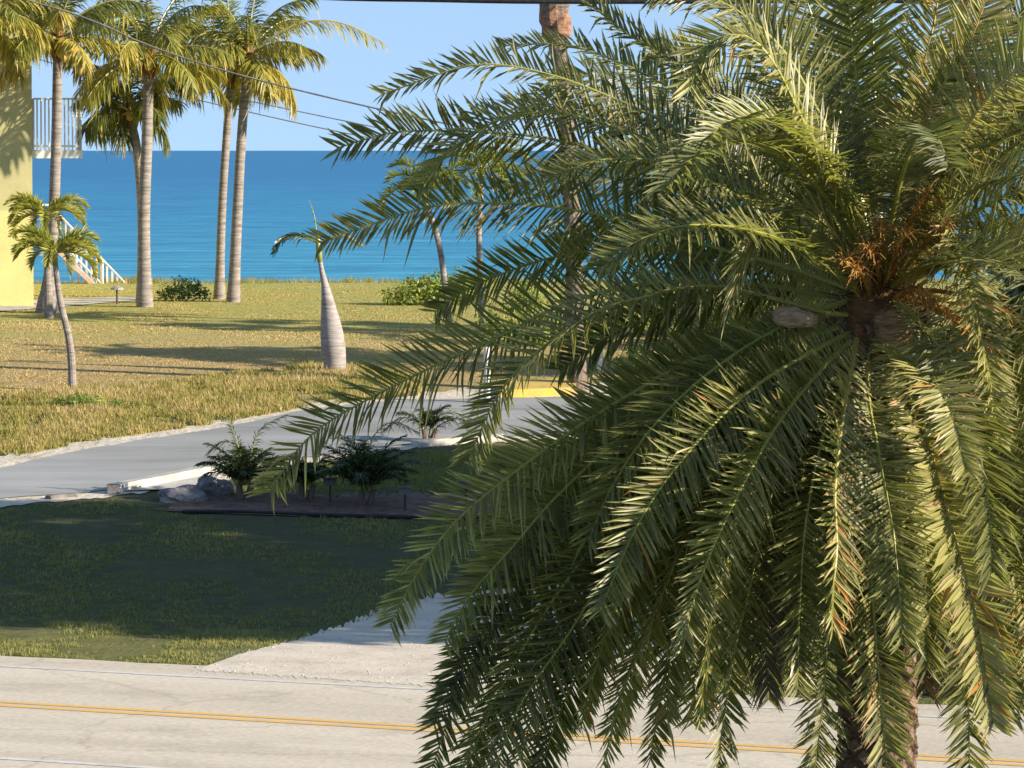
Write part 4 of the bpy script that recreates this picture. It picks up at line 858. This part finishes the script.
 dict(pts=[(894, 268), (950, 190), (1010, 150), (1090, 140), (1160, 190)], s=.3, tint=.3, Nh=(0, -.7, .7), L=.38),
 dict(pts=[(890, 262), (940, 130), (985, 60), (1040, -10)], s=.4, tint=.25, Nh=(0, -.9, .4), L=.36),
 dict(pts=[(855, 285), (760, 210), (670, 165), (600, 160), (550, 178)], s=-.9, Lf=3, tint=.35, Nh=(0, -.6, .8), L=.34),
 dict(pts=[(858, 290), (780, 240), (700, 225), (640, 240), (600, 270)], s=-1, Lf=3, tint=.32, Nh=(0, -.6, .8), L=.34),
 dict(pts=[(862, 278), (800, 200), (740, 160), (680, 150), (620, 170)], s=.9, Lf=3.2, tint=.22, Nh=(0, -.7, .7), L=.34),
 dict(pts=[(858, 310), (780, 320), (700, 350), (630, 400), (580, 460)], s=.8, Lf=3.2, tint=.16, Nh=(.2, -.8, .5), L=.36),
 dict(pts=[(856, 318), (770, 345), (690, 385), (610, 430), (540, 490)], s=.6, Lf=3.3, tint=.14, Nh=(.2, -.8, .5), L=.36),
]
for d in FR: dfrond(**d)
# the rest of the crown: fronds on the far side and the inner layers
made = 0; tries = 0
while made < 32 and tries < 4000:
    tries += 1
    az = rnd.uniform(0, 2*math.pi); el = R(rnd.uniform(-55, 75)); Lf = rnd.uniform(2.7, 3.5)
    P = arch(CC+Vector((math.cos(az)*.1, math.sin(az)*.1, .05*math.sin(el))), az, el, Lf, R(rnd.uniform(60, 100)))
    ok = True
    for p in P[3:]:
        x, y = proj(p)
        lim = 800 if y < 60 else (650 if y < 330 else (600 if y < 460 else 490))
        if x < lim or (p.y < DP-.9 and y > 300 and x < 900) or y < -400: ok = False; break
    if not ok: continue
    made += 1; mb = MB()
    frond(mb, P, (rnd.uniform(-.3, .3), -.5, .8) if el > R(-20) else (rnd.uniform(-.3, .3), -1, .2), L=.38, pairs=130, w=.0235, tint=rnd.uniform(.2, .5), vee=22, vr=20, a0=78, a1=45, jit=6, start=.05)
    mb.build('frond', [M['date_leaf'], M['date_rachis']], date)
# dead grey fronds hanging round the trunk
for pts, s_ in [([(872, 340), (830, 420), (800, 500), (790, 580), (792, 650)], .3), ([(872, 345), (815, 440), (780, 520), (765, 600), (768, 690)], .6), ([(880, 345), (930, 440), (950, 540), (945, 640)], .6), ([(880, 345), (905, 470), (918, 580), (925, 690)], .3)]:
    o = dfrond(pts=pts, s=s_, Lf=2.6, tint=.3, Nh=(0, -1, 0), L=.3, w=.02, mats=[M['dead_leaf'], M['dead_leaf']], droop=.5, name='dead_frond'); tag(o, 'grey dead frond hanging beside the trunk')

# ------------------------------------------------------------------ light
SUN_EL, SUN_AZ = 20, 0
sd = Vector((1, -.36, 0)).normalized()*math.cos(R(SUN_EL)) + Vector((0, 0, math.sin(R(SUN_EL))))   # towards the sun: right, a little behind the camera
sun_d = bpy.data.lights.new('sun', 'SUN'); sun_d.energy = 4.8; sun_d.angle = R(.55); sun_d.color = (1, .89, .73)
sun = bpy.data.objects.new('sun', sun_d); COL.objects.link(sun); sun.rotation_euler = sd.to_track_quat('Z', 'Y').to_euler(); sun.location = (40, -10, 30)
w = bpy.data.worlds.new('World'); scene.world = w; w.use_nodes = True; nt = w.node_tree
sky = nt.nodes.new('ShaderNodeTexSky'); sky.sky_type = 'NISHITA'; sky.sun_disc = False
sky.sun_elevation = R(SUN_EL); sky.sun_rotation = math.atan2(sd.x, sd.y); sky.air_density = 1.0; sky.dust_density = 0; sky.ozone_density = .5
tcw = nt.nodes.new('ShaderNodeTexCoord'); vm = nt.nodes.new('ShaderNodeVectorMath'); vm.operation = 'ADD'; vm.inputs[1].default_value = (0, 0, .32)
nt.links.new(tcw.outputs['Generated'], vm.inputs[0]); vn = nt.nodes.new('ShaderNodeVectorMath'); vn.operation = 'NORMALIZE'; nt.links.new(vm.outputs[0], vn.inputs[0]); nt.links.new(vn.outputs[0], sky.inputs[0])
nt.links.new(sky.outputs[0], nt.nodes['Background'].inputs[0]); nt.nodes['Background'].inputs[1].default_value = .13
vs_ = scene.view_settings; vs_.view_transform = 'Standard'; vs_.look = 'None'; vs_.exposure = 1.08; vs_.gamma = 1; vs_.use_curve_mapping = False
scene.cycles.max_bounces = 6; scene.cycles.diffuse_bounces = 3; scene.cycles.transmission_bounces = 4
